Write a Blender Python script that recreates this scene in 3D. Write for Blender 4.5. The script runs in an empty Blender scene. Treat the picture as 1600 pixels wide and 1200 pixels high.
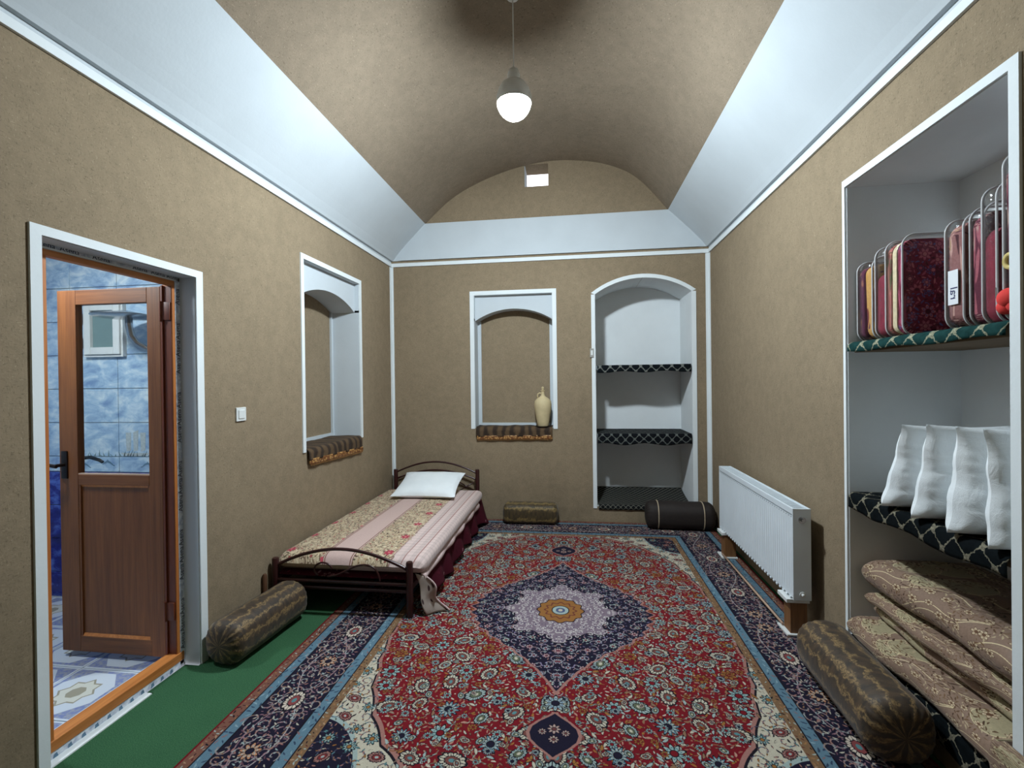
import bpy, bmesh, math, random
import numpy as np
from mathutils import Vector, Matrix, noise
random.seed(7)
PI = math.pi
S = bpy.context.scene
COL = S.collection

# ------------------------------------------------------------------ camera
F, YAW, PITCH, ROLL, EYE = 724.3, 0.1304, -0.0049, -0.0124, 1.6
cy, sy = math.cos(YAW), math.sin(YAW)
fw = Vector((-sy*math.cos(PITCH), cy*math.cos(PITCH), math.sin(PITCH)))
rt0 = Vector((cy, sy, 0)); up0 = rt0.cross(fw)
rt = math.cos(ROLL)*rt0 + math.sin(ROLL)*up0
up = -math.sin(ROLL)*rt0 + math.cos(ROLL)*up0
cam_d = bpy.data.cameras.new('camera'); cam = bpy.data.objects.new('camera', cam_d); COL.objects.link(cam)
cam_d.sensor_width = 36; cam_d.lens = F/1600*36; cam_d.clip_start = .02
M3 = Matrix((rt, up, -fw)).transposed()
cam.matrix_world = Matrix.Translation((0, 0, EYE)) @ M3.to_4x4()
S.camera = cam

# ------------------------------------------------------------------ world, light, exposure
S.view_settings.view_transform = 'Standard'; S.view_settings.look = 'None'
S.view_settings.gamma = 1; S.view_settings.use_curve_mapping = False
S.view_settings.exposure = 0.0
W = bpy.data.worlds.new('world'); S.world = W; W.use_nodes = True
W.node_tree.nodes['Background'].inputs[0].default_value = (.93, .93, 1.0, 1)
W.node_tree.nodes['Background'].inputs[1].default_value = 2.5
LAMP = (-.355, 2.98, 3.42)
LAMP_EMIT = 960.0
BATH_EMIT = 230.0

# ------------------------------------------------------------------ room numbers (metres)
XL, XR, YB, YF = -2.13, 1.489, 5.292, -.7
HC = 2.976           # underside of the white cornice strip
ZT = 3.47            # top of the white cove
DC = .43             # how far the cove leans in

# ------------------------------------------------------------------ mesh helpers
class MB:
    def __init__(s): s.v=[]; s.f=[]; s.uv=[]; s.has=False; s.m=[]
    def face(s, idx, uv=None, m=0):
        s.f.append(tuple(idx)); s.uv.append(uv); s.m.append(m)
        if uv: s.has=True
    def box(s, x0,x1,y0,y1,z0,z1):
        b=len(s.v)
        for z in (z0,z1):
            for (x,y) in ((x0,y0),(x1,y0),(x1,y1),(x0,y1)): s.v.append((x,y,z))
        for q in ((3,2,1,0),(4,5,6,7),(0,1,5,4),(1,2,6,5),(2,3,7,6),(3,0,4,7)): s.face([b+i for i in q])
        return s
    def rbox(s,x0,x1,y0,y1,z0,z1,r=.004):
        """box with chamfered edges"""
        bm=bmesh.new(); bmesh.ops.create_cube(bm,size=1)
        for v in bm.verts: v.co=Vector((x0+(v.co.x+.5)*(x1-x0),y0+(v.co.y+.5)*(y1-y0),z0+(v.co.z+.5)*(z1-z0)))
        bmesh.ops.bevel(bm,geom=list(bm.edges),offset=r,segments=2,affect='EDGES',profile=.5)
        s.add_bm(bm); bm.free(); return s
    def add_bm(s,bm):
        b=len(s.v); bm.verts.index_update()
        for v in bm.verts: s.v.append(tuple(v.co))
        for f in bm.faces: s.face([b+v.index for v in f.verts])
    def prism(s, poly, ax, a0, a1):
        """poly: 2D points in the two axes other than ax, extruded along ax"""
        b=len(s.v); n=len(poly)
        for a in (a0,a1):
            for (p,q) in poly:
                c=[p,q]; c.insert(ax,a); s.v.append(tuple(c))
        s.face(list(range(b,b+n))); s.face(list(range(b+2*n-1,b+n-1,-1)))
        for i in range(n):
            j=(i+1)%n; s.face([b+i,b+n+i,b+n+j,b+j])
        return s
    def tube(s, pts, r, n=10, cap=True, closed=False):
        pts=[Vector(p) for p in pts]; rr=r if hasattr(r,'__len__') else [r]*len(pts)
        b=len(s.v); N=len(pts); prev=None
        for i,p in enumerate(pts):
            if closed: t=(pts[(i+1)%N]-pts[i-1]).normalized()
            else: t=(pts[min(i+1,N-1)]-pts[max(i-1,0)]).normalized()
            if prev is None:
                a=Vector((0,0,1)) if abs(t.z)<.9 else Vector((1,0,0)); u=t.cross(a).normalized()
            else:
                u=prev-t*prev.dot(t); u.normalize()
            w=t.cross(u); prev=u
            for k in range(n):
                an=2*PI*k/n; s.v.append(tuple(p+rr[i]*(math.cos(an)*u+math.sin(an)*w)))
        M=N if closed else N-1
        for i in range(M):
            j=(i+1)%N
            for k in range(n):
                l=(k+1)%n; s.face([b+i*n+k,b+i*n+l,b+j*n+l,b+j*n+k])
        if cap and not closed:
            s.face([b+k for k in range(n-1,-1,-1)]); s.face([b+(N-1)*n+k for k in range(n)])
        return s
    def lathe(s, prof, c, n=28):
        """prof: (r,z) list bottom to top, around vertical axis at c"""
        b=len(s.v)
        for (r,z) in prof:
            for k in range(n):
                a=2*PI*k/n; s.v.append((c[0]+r*math.cos(a),c[1]+r*math.sin(a),c[2]+z))
        for i in range(len(prof)-1):
            for k in range(n):
                l=(k+1)%n; s.face([b+i*n+k,b+i*n+l,b+(i+1)*n+l,b+(i+1)*n+k])
        s.face([b+k for k in range(n-1,-1,-1)]); s.face([b+(len(prof)-1)*n+k for k in range(n)])
        return s
    def grid(s, fn, nu, nv, uvf=None, wrapu=False):
        """fn(u,v) with u,v in 0..1"""
        b=len(s.v); NU=nu if wrapu else nu+1
        for j in range(nv+1):
            for i in range(NU): s.v.append(tuple(fn(i/nu,j/nv)))
        for j in range(nv):
            for i in range(nu):
                i2=(i+1)%NU if wrapu else i+1
                uv=[(i/nu,j/nv),((i+1)/nu,j/nv),((i+1)/nu,(j+1)/nv),(i/nu,(j+1)/nv)]
                if uvf: uv=[uvf(*q) for q in uv]
                s.face([b+j*NU+i,b+j*NU+i2,b+(j+1)*NU+i2,b+(j+1)*NU+i],uv)
        return s
    def mesh(s, name, off=(0,0,0), smooth=False):
        me=bpy.data.meshes.new(name)
        me.from_pydata([(x-off[0],y-off[1],z-off[2]) for x,y,z in s.v],[],s.f)
        if s.has:
            l=me.uv_layers.new(name='UVMap'); k=0
            for f,uv in zip(s.f,s.uv):
                for c in range(len(f)):
                    if uv: l.data[k].uv=uv[c]
                    k+=1
        if any(s.m): me.polygons.foreach_set('material_index',s.m)
        bm=bmesh.new(); bm.from_mesh(me); bmesh.ops.recalc_face_normals(bm,faces=bm.faces); bm.to_mesh(me); bm.free()
        if smooth: me.shade_smooth() if hasattr(me,'shade_smooth') else me.polygons.foreach_set('use_smooth',[True]*len(me.polygons))
        me.update(); return me

BASE={}
def setp(o,label=None,cat=None,group=None,kind=None):
    for k,v in (('label',label),('category',cat),('group',group),('kind',kind)):
        if v: o[k]=v
    return o
def obj(name, mb, mat, parent=None, label=None, cat=None, group=None, kind=None, smooth=False, mod=None):
    """links the collected shapes as ONE mesh object"""
    if parent is not None: off=BASE[parent.name]
    elif kind=='structure': off=(0,0,0)
    else:
        a=np.array(mb.v); off=(float((a[:,0].min()+a[:,0].max())/2),float((a[:,1].min()+a[:,1].max())/2),float(a[:,2].min()))
    me=mb.mesh(name,off,smooth)
    for m in (mat if isinstance(mat,(list,tuple)) else [mat]): me.materials.append(m)
    o=bpy.data.objects.new(name,me); COL.objects.link(o)
    if parent is not None: o.parent=parent
    else: o.location=off
    BASE[o.name]=off
    if smooth=='auto':
        md=o.modifiers.new('edge','EDGE_SPLIT'); md.split_angle=math.radians(38)
    return setp(o,label,cat,group,kind)
def thing(name, loc, label, cat, group=None):
    o=bpy.data.objects.new(name,None); COL.objects.link(o); o.location=loc; o.empty_display_size=.1
    BASE[o.name]=tuple(loc); return setp(o,label,cat,group)

# ------------------------------------------------------------------ material helpers
def srgb(r,g,b):
    f=lambda c:(c/255/12.92) if c/255<=.04045 else ((c/255+.055)/1.055)**2.4
    return (f(r),f(g),f(b),1)
class NT:
    def __init__(s,name):
        s.m=bpy.data.materials.new(name); s.m.use_nodes=True; s.t=s.m.node_tree
        s.b=s.t.nodes['Principled BSDF']; s.out=s.t.nodes['Material Output']
    def n(s,ty,**k):
        nd=s.t.nodes.new(ty)
        for a,b in k.items():
            if a in ('inp',):
                for i,v in b.items(): nd.inputs[i].default_value=v
            else: setattr(nd,a,b)
        return nd
    def l(s,a,b): s.t.links.new(a,b)
    def co(s,kind='Object',scale=(1,1,1),rot=(0,0,0)):
        tc=s.n('ShaderNodeTexCoord'); mp=s.n('ShaderNodeMapping'); mp.inputs['Scale'].default_value=scale; mp.inputs['Rotation'].default_value=rot
        s.l(tc.outputs[kind],mp.inputs[0]); return mp.outputs[0]
    def noise(s,co,scale,detail=3,rough=.5,dist=0):
        n=s.n('ShaderNodeTexNoise'); n.inputs['Scale'].default_value=scale; n.inputs['Detail'].default_value=detail
        n.inputs['Roughness'].default_value=rough; n.inputs['Distortion'].default_value=dist; s.l(co,n.inputs['Vector']); return n.outputs['Fac']
    def ramp(s,fac,stops,interp='LINEAR'):
        r=s.n('ShaderNodeValToRGB'); r.color_ramp.interpolation=interp; e=r.color_ramp.elements
        while len(e)<len(stops): e.new(.5)
        for el,(p,c) in zip(e,stops): el.position=p; el.color=c if len(c)==4 else (*c,1)
        s.l(fac,r.inputs[0]); return r.outputs[0]
    def mix(s,fac,a,b,blend='MIX'):
        m=s.n('ShaderNodeMix',data_type='RGBA',blend_type=blend)
        for i,x in ((0,fac),(6,a),(7,b)):
            if isinstance(x,(float,int)): m.inputs[i].default_value=x
            elif isinstance(x,tuple): m.inputs[i].default_value=x
            else: s.l(x,m.inputs[i])
        return m.outputs[2]
    def math(s,op,a,b=None,c=None,clamp=False):
        m=s.n('ShaderNodeMath',operation=op,use_clamp=clamp)
        for i,x in enumerate((a,b,c)):
            if x is None: continue
            if isinstance(x,(float,int)): m.inputs[i].default_value=x
            else: s.l(x,m.inputs[i])
        return m.outputs[0]
    def bump(s,h,strength=.3,dist=.005):
        b=s.n('ShaderNodeBump'); b.inputs['Strength'].default_value=strength; b.inputs['Distance'].default_value=dist
        s.l(h,b.inputs['Height']); s.l(b.outputs[0],s.b.inputs['Normal'])
    def col(s,c):
        if isinstance(c,tuple): s.b.inputs['Base Color'].default_value=c
        else: s.l(c,s.b.inputs['Base Color'])
    def rough(s,r): s.b.inputs['Roughness'].default_value=r
    def metal(s,v): s.b.inputs['Metallic'].default_value=v
def simple(name,c,rough=.6,var=.12,scale=8,metal=0,bump=0,bscale=120):
    t=NT(name); co=t.co(); n=t.noise(co,scale,4)
    d=tuple(x*(1-var) for x in c[:3])+(1,); e=tuple(min(1,x*(1+var)) for x in c[:3])+(1,)
    t.col(t.ramp(n,[(.3,d),(.7,e)])); t.rough(rough); t.metal(metal)
    if bump: t.bump(t.noise(co,bscale,3),bump,.002)
    return t.m
def mud(name,c,stain=0.0):
    t=NT(name); co=t.co()
    big=t.noise(co,1.6,5,.6); mid=t.noise(co,14,4,.6)
    d=tuple(x*.84 for x in c[:3])+(1,); e=tuple(x*1.10 for x in c[:3])+(1,)
    base=t.ramp(big,[(.3,d),(.7,e)])
    base=t.mix(.5,base,t.ramp(mid,[(.35,tuple(x*.86 for x in c[:3])+(1,)),(.65,tuple(x*1.1 for x in c[:3])+(1,))]))
    # chopped straw: short dark and light dashes in two directions
    for k,(sc,rot) in enumerate((((60,60,240),(.4,.2,.6)),((220,220,60),(.2,.7,.1)))):
        st=t.noise(t.co(scale=sc,rot=rot),1.0,2,.5)
        base=t.mix(t.ramp(st,[(.63,(0,0,0)),(.70,(1,1,1))]),base,t.mix(.48,base,(.08,.06,.035,1)) )
        base=t.mix(t.ramp(st,[(.27,(1,1,1)),(.33,(0,0,0))]),base,t.mix(.25,base,(.62,.52,.36,1)))
    if stain:
        # grubby patches low on the wall
        sep=t.n('ShaderNodeSeparateXYZ'); t.l(co,sep.inputs[0])
        lo=t.n('ShaderNodeMapRange'); lo.inputs[1].default_value=1.05; lo.inputs[2].default_value=.1; t.l(sep.outputs[2],lo.inputs[0])
        sn=t.ramp(t.noise(co,2.3,5,.6),[(.46,(0,0,0)),(.66,(1,1,1))])
        f=t.math('MULTIPLY',t.math('MULTIPLY',sn,lo.outputs[0]),stain)
        base=t.mix(f,base,(.09,.07,.045,1))
    t.col(base); t.rough(.95); t.b.inputs['Specular IOR Level'].default_value=.2
    h=t.math('ADD',t.noise(co,90,4,.6),t.math('MULTIPLY',t.noise(co,16,3),1.2)); t.bump(h,.35,.004)
    return t.m
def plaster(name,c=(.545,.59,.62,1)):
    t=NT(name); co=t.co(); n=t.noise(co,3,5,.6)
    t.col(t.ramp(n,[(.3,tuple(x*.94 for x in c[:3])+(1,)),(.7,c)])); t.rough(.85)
    t.b.inputs['Specular IOR Level'].default_value=.25
    t.bump(t.math('ADD',t.noise(co,60,4),t.noise(co,9,2)),.18,.003); return t.m
def wood(name,c1,c2,axis=2,rough=.4,scale=6):
    t=NT(name); sc=[26,26,26]; sc[axis]=1.2
    co=t.co(scale=tuple(sc)); n=t.noise(co,1.0,5,.6,.8)
    n2=t.noise(t.co(scale=tuple(x*4 for x in sc)),1.0,3,.6)
    base=t.mix(.35,t.ramp(n,[(.3,c1),(.7,c2)]),t.ramp(n2,[(.35,c1),(.65,c2)]))
    t.col(base); t.rough(rough); t.bump(n2,.12,.001); return t.m
def thin_glass(name,tint=(.95,.98,.97,1),gloss=.08,rough=.03):
    t=NT(name); tr=t.n('ShaderNodeBsdfTransparent'); tr.inputs[0].default_value=tint
    gl=t.n('ShaderNodeBsdfGlossy'); gl.inputs['Roughness'].default_value=rough
    lw=t.n('ShaderNodeLayerWeight'); lw.inputs[0].default_value=.5; fr=t.math('POWER',lw.outputs['Facing'],5.0)
    if rough>.05:
        wr=t.n('ShaderNodeBump'); wr.inputs['Strength'].default_value=.6; wr.inputs['Distance'].default_value=.006
        t.l(t.noise(t.co(scale=(1,1,1)),22,3,.6,1.2),wr.inputs['Height']); t.l(wr.outputs[0],gl.inputs['Normal'])
    f=t.math('MULTIPLY_ADD',fr,.85,.04+gloss)
    mx=t.n('ShaderNodeMixShader'); t.l(f,mx.inputs[0]); t.l(tr.outputs[0],mx.inputs[1]); t.l(gl.outputs[0],mx.inputs[2]); t.l(mx.outputs[0],t.out.inputs[0])
    return t.m
def emis(name,c,s):
    t=NT(name); e=t.n('ShaderNodeEmission'); e.inputs[0].default_value=c; e.inputs[1].default_value=s; t.l(e.outputs[0],t.out.inputs[0]); return t.m

# ------------------------------------------------------------------ painted (computed) textiles
class Canvas:
    def __init__(s,h,w,c): s.a=np.empty((h,w,3),np.float32); s.a[:]=np.array(c)/255; s.h,s.w=h,w
    def win(s,cx,cy,r):
        x0,x1=max(0,int(cx-r)-1),min(s.w,int(cx+r)+2); y0,y1=max(0,int(cy-r)-1),min(s.h,int(cy+r)+2)
        if x0>=x1 or y0>=y1: return None
        Y,X=np.mgrid[y0:y1,x0:x1]; return s.a[y0:y1,x0:x1],X-cx,Y-cy
    def put(s,v,m,c): v[m]=np.array(c)/255
    def disc(s,cx,cy,r,c):
        w=s.win(cx,cy,r)
        if w: s.put(w[0],w[1]**2+w[2]**2<r*r,c)
    def rosette(s,cx,cy,r,n,out,petal,mid,core,rot=0,asp=1):
        w=s.win(cx,cy,r*1.05)
        if not w: return
        v,X,Y=w; Y=Y/asp; d=np.hypot(X,Y); th=np.arctan2(Y,X)+rot
        rr=r*(.80+.20*np.cos(n*th))
        s.put(v,d<rr,out); s.put(v,d<rr*.84,petal)
        s.put(v,(d<rr*.84)&(d>r*.3)&(np.abs(np.sin(n*th/2))>.955),out)
        s.put(v,(d<rr*.62)&(d>rr*.5),mid); s.put(v,d<r*.34,out); s.put(v,d<r*.26,core)
    def palmette(s,cx,cy,r,ang,out,a,b,c):
        w=s.win(cx,cy,r*1.1)
        if not w: return
        v,X,Y=w; ca,sa=math.cos(ang),math.sin(ang); U=X*ca+Y*sa; V=-X*sa+Y*ca
        th=np.arctan2(V,U); d=np.hypot(U,V*1.5)
        rr=r*(.82+.14*np.abs(np.cos(6*th))+.06*np.cos(th))
        s.put(v,d<rr,out); s.put(v,d<rr*.86,a); s.put(v,(d<rr*.86)&(d>rr*.55)&(np.abs(np.sin(9*th))<.28),out)
        s.put(v,d<rr*.55,out); s.put(v,d<rr*.47,b); s.put(v,d<rr*.22,c)
    def leaf(s,cx,cy,L,ang,c,out=None,k=.32):
        w=s.win(cx,cy,L)
        if not w: return
        v,X,Y=w; ca,sa=math.cos(ang),math.sin(ang); U=(X*ca+Y*sa)/L; V=(-X*sa+Y*ca)/L+.18*(U*U-.3)
        m=np.abs(V)<k*(1-U*U)*.8
        if out is not None:
            s.put(v,m&(np.abs(U)<1),out); m=np.abs(V)<k*(1-(U*1.15)**2)*.8-.06
        s.put(v,m&(np.abs(U)<.9),c)
    def stroke(s,pts,wd,c):
        pts=np.array(pts,float)
        for a,b in zip(pts[:-1],pts[1:]):
            n=max(1,int(np.hypot(*(b-a))/max(.8,wd*.6)))
            for k in range(n+1):
                p=a+(b-a)*k/n; s.disc(p[0],p[1],wd,c)
    def image(s,name):
        h,w=s.a.shape[:2]; im=bpy.data.images.new(name,w,h)
        px=np.ones((h,w,4),np.float32); px[...,:3]=s.a[::-1]; im.pixels.foreach_set(px.ravel()); im.update(); im.pack(); return im
def scroll(cv,x,y,r,ang,turn,c,wd,leafc=None,out=None):
    pts=[]; a=ang
    for k in range(26):
        q=k/25; rad=r*(1-.75*q); th=a+turn*q*5.2
        pts.append((x+rad*math.cos(th),y+rad*math.sin(th)))
    cv.stroke(pts,wd,c)
    if leafc:
        for k in (2,6,10,15,20):
            px,py=pts[k]; cv.leaf(px,py,r*.24,a+turn*k/25*5.2+1.0,leafc[k%len(leafc)],out)
def poisson(w,h,d,rng,test,tries=6000):
    pts=[]; cell=d/1.415; g={}
    for _ in range(tries):
        x,y=rng.uniform(0,w),rng.uniform(0,h)
        if not test(x,y): continue
        i,j=int(x/cell),int(y/cell); ok=True
        for a in range(i-2,i+3):
            for b in range(j-2,j+3):
                q=g.get((a,b))
                if q and (q[0]-x)**2+(q[1]-y)**2<d*d: ok=False; break
            if not ok: break
        if ok: g[(i,j)]=(x,y); pts.append((x,y))
    return pts

NAVY=(24,21,38); RED=(104,18,27); IV=(172,164,146); LB=(92,122,134); GOLD=(138,92,46); PINK=(142,100,92); TEAL=(78,118,122); DK=(20,17,25); TAN=(126,94,72); GRN=(84,90,70); PALE=(140,154,150)
def rug_image():
    R=500; W_,H_=int(1.5*R),int(2.0*R); rng=random.Random(11)
    cv=Canvas(H_,W_,RED); Y,X=np.mgrid[0:H_,0:W_]; x=X/R; y=Y/R   # x,y from the centre, metres
    ex=1.5-x; ey=2.0-y; e=np.minimum(ex,ey)
    th=np.arctan2(y/1.5,x)
    fr=((x/1.03)**2.5+(y/1.53)**2.5)**(1/2.5)+.012*np.abs(np.sin(th*22))
    tt=np.clip(y/.83,0,1)
    wm=np.interp(tt,[0,.12,.3,.45,.57,.7,.8,.9,1],[.585,.57,.505,.385,.27,.165,.10,.045,0]); wm=wm*(1+.03*np.cos(tt*60))
    med=(x<wm)&(y<.83)
    def P(m,c): cv.a[m]=np.array(c)/255
    sp=fr>1.0; P(sp,IV)
    P((fr>.985)&(fr<1.0),PINK); P((fr>1.0)&(fr<1.008),DK)
    # navy corner inside the ivory spandrel
    cq=(((1.06-x)/.30)**2+((1.56-y)/.44)**2)
    P(sp&(cq<1),NAVY); P(sp&(cq<1.12)&(cq>1),PALE)
    fld=lambda a,b: e[int(b),int(a)]>.5 and fr[int(b),int(a)]<.96 and not (x[int(b),int(a)]<wm[int(b),int(a)]+.03 and y[int(b),int(a)]<.86)
    # ---- red field
    inr=lambda a,b:e[int(b),int(a)]>.49 and fr[int(b),int(a)]<.985
    pts=poisson(W_,H_,40,rng,inr)
    for (a,b) in pts: scroll(cv,a,b,rng.uniform(20,34),rng.uniform(0,6.3),rng.choice((-1,1)),rng.choice(((130,88,72),(126,80,56),(110,92,80))),1.3,[IV,PINK,PALE,GOLD],DK)
    for (a,b) in poisson(W_,H_,10,rng,inr,36000):
        k=rng.random(); c=rng.choice((IV,PALE,(160,120,104),GOLD,TAN,(132,82,68),(130,116,100)))
        if k<.75: cv.leaf(a,b,rng.uniform(5,9),rng.uniform(0,6.3),c,rng.choice((None,DK)),.42)
        else: cv.disc(a,b,rng.uniform(1.6,3),c)
    def motif(a,b,r):
        k=rng.random()
        if k<.26: cv.rosette(a,b,r,rng.choice((8,9,10)),DK,PALE,TEAL,RED,rng.random())
        elif k<.58: cv.palmette(a,b,r*1.2,rng.uniform(0,6.3),DK,IV,(104,60,54),TEAL)
        elif k<.72: cv.rosette(a,b,r*.8,7,(60,30,20),GOLD,(104,62,36),RED,rng.random())
        elif k<.88: cv.palmette(a,b,r*1.1,rng.uniform(0,6.3),DK,PALE,GRN,IV)
        else: cv.rosette(a,b,r,12,DK,LB,IV,NAVY,rng.random())
        if r>15:
            for q in range(5):
                an=rng.uniform(0,6.3); cv.leaf(a+math.cos(an)*r*1.25,b+math.sin(an)*r*1.25,r*.42,an+1.2,rng.choice((IV,PALE,TAN,GOLD)),DK,.42)
    for (a,b) in poisson(W_,H_,58,rng,fld,9000): motif(a,b,rng.uniform(20,31))
    for (a,b) in poisson(W_,H_,30,rng,fld,9000):
        motif(a,b,rng.uniform(8,14))
    # ---- ivory spandrels
    ins=lambda a,b:fr[int(b),int(a)]>1.02 and e[int(b),int(a)]>.49
    for (a,b) in poisson(W_,H_,30,rng,ins): scroll(cv,a,b,rng.uniform(14,24),rng.uniform(0,6.3),1,(60,60,80),1.1,[TAN,TEAL,PINK],None)
    for (a,b) in poisson(W_,H_,13,rng,ins,26000): cv.leaf(a,b,rng.uniform(4,7),rng.uniform(0,6.3),rng.choice((GRN,PINK,TEAL,GOLD,DK,IV)),DK,.4)
    for (a,b) in poisson(W_,H_,44,rng,ins):
        (cv.palmette(a,b,rng.uniform(15,24),rng.uniform(0,6.3),DK,PINK,(110,40,40),PALE) if rng.random()<.5 else cv.rosette(a,b,rng.uniform(12,20),9,DK,TEAL,IV,GOLD,0))
    # ---- medallion
    P(med,NAVY)
    im=lambda a,b:med[int(b),int(a)]
    for (a,b) in poisson(W_,H_,26,rng,im): scroll(cv,a,b,rng.uniform(12,20),rng.uniform(0,6.3),rng.choice((-1,1)),(124,118,126),1.5,[PINK,(116,92,116),PALE],None)
    for (a,b) in poisson(W_,H_,10,rng,im,20000): cv.leaf(a,b,rng.uniform(3,6),rng.uniform(0,6.3),rng.choice((PINK,(120,110,140),PALE,(150,120,130))),None,.42)
    for (a,b) in poisson(W_,H_,32,rng,im,6000): cv.rosette(a,b,rng.uniform(9,14),rng.choice((6,8)),DK,rng.choice(((160,120,130),PALE,(130,130,150))),IV,(110,50,60),rng.random())
    rad=np.hypot(x,y*.95); an=np.arctan2(y,x)
    wh=rad<.335*(1+.10*np.cos(an*8)+.05*np.cos(an*16)); core=(rad<.17*(1+.05*np.cos(an*16)))
    P(wh&~core&(rad>.32*(1+.10*np.cos(an*8)+.05*np.cos(an*16))),DK)
    P(wh&(rad<.325*(1+.10*np.cos(an*8)+.05*np.cos(an*16))),(112,98,108))
    iw=lambda a,b:wh[int(b),int(a)] and rad[int(b),int(a)]>.15
    for (a,b) in poisson(W_,H_,15,rng,iw): scroll(cv,a,b,rng.uniform(8,14),rng.uniform(0,6.3),rng.choice((-1,1)),(176,170,166),2.0,[(90,62,80),(70,56,76)],None)
    for (a,b) in poisson(W_,H_,9,rng,iw): cv.leaf(a,b,rng.uniform(3,6),rng.uniform(0,6.3),rng.choice(((96,72,92),(176,170,164),(60,50,76))),None,.4)
    P(rad<.150*(1+.06*np.cos(an*12)),DK); P(rad<.143*(1+.06*np.cos(an*12)),(130,88,46)); P((rad<.10*(1+.1*np.cos(an*12)))&(rad>.088*(1+.1*np.cos(an*12))),(96,50,40))
    P(rad<.058,DK); P(rad<.052,PALE); P(rad<.030,(70,80,110)); P(rad<.014,IV)
    P((x>wm-.006)&(x<wm+.010)&(y<.85)&(y>.0),PINK)
    # ---- pendant on the long axis
    pt=np.clip(np.abs(y-1.10)/.125,0,1); pw=np.interp(pt,[0,.3,.6,.85,1],[.105,.095,.06,.02,0])
    cv.rosette(0,.905*R,30,10,DK,PALE,(80,100,130),NAVY,.3)
    P((x<pw+.016)&(np.abs(y-1.10)<.135),PINK); P((x<pw)&(np.abs(y-1.10)<.125),NAVY)
    for (a,b,r) in ((0,1.07,17),(0,1.13,13),(.05,1.09,11)): cv.rosette(a*R,b*R,r,8,DK,(150,120,116),IV,(90,50,50),0)
    cv.palmette(0,1.30*R,34,1.57,DK,PALE,NAVY,GOLD)
    # ---- borders
    P(e<.485,(112,86,62))
    P(e<.440,(84,110,124)); P(e<.385,NAVY); P(e<.115,(84,110,124)); P(e<.060,(108,72,60)); P(e<.012,(96,14,22))
    for q in (.44,.385,.115,.06): P(np.abs(e-q)<.0035,DK)
    def band(lo,hi): return lambda a,b: lo<e[int(b),int(a)]<hi
    for lo,hi,c1,c2 in ((.395,.43,(44,60,80),(118,140,148)),(.07,.107,(44,60,80),(118,140,148))):
        for (a,b) in poisson(W_,H_,13,rng,band(lo,hi),30000): cv.leaf(a,b,rng.uniform(5,8.5),rng.uniform(0,6.3),rng.choice((c1,c2,c1,(120,90,90))),None,.34)
    for lo,hi in ((.447,.48),(.018,.054)):
        for (a,b) in poisson(W_,H_,8,rng,band(lo,hi),40000): cv.leaf(a,b,rng.uniform(3,6),rng.uniform(0,6.3),rng.choice(((150,120,96),(80,34,32),DK,PALE,(140,100,66))),None,.4)
    nb=band(.135,.365)
    # the big wave that runs along the main border
    for sgn in (0,1):
        L=H_ if sgn==0 else W_
        for ph,colr in ((0,(150,140,140)),(PI,(130,104,110))):
            pts=[]
            for k in range(0,L,4):
                off=(1.5 if sgn==0 else 2.0)*R-(.25+.085*math.sin(k/ (0.16*R)+ph))*R
                pts.append((off,k) if sgn==0 else (k,off))
            cv.stroke([p for p in pts if 0<=p[0]<W_ and 0<=p[1]<H_ and e[int(p[1]),int(p[0])]>.13],1.6,colr)
    for (a,b) in poisson(W_,H_,22,rng,nb,9000): scroll(cv,a,b,rng.uniform(14,22),rng.uniform(0,6.3),rng.choice((-1,1)),(126,116,116),1.6,[PINK,TAN,PALE],None)
    for (a,b) in poisson(W_,H_,9,rng,nb,50000): cv.leaf(a,b,rng.uniform(4,7),rng.uniform(0,6.3),rng.choice((PINK,(130,96,104),TAN,PALE,(90,60,70),IV)),None,.36)
    for k in range(-1,14):
        for sgn in (0,1):
            off=(1.5 if sgn==0 else 2.0)-.25; tpos=.08+.315*k
            a,b=(off*R,tpos*R) if sgn==0 else (tpos*R,off*R)
            if a<0 or b<0 or a>=W_ or b>=H_ or e[int(b),int(a)]<.2: continue
            if k%2: cv.palmette(a,b,40,(PI/2 if sgn==0 else 0),DK,(190,176,160),(120,60,60),TEAL)
            else: cv.rosette(a,b,27,9,DK,(170,120,90),PALE,NAVY,0)
    q=cv.a; top=np.concatenate([q[:,::-1],q],1); full=np.concatenate([top[::-1],top],0)
    n=np.random.RandomState(3).normal(0,.022,full.shape[:2]).astype(np.float32); full=np.clip(full*(1+n[...,None]*1.6),0,1)
    c2=Canvas(2,2,(0,0,0)); c2.a=full; return c2.image('rug_weave')

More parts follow.
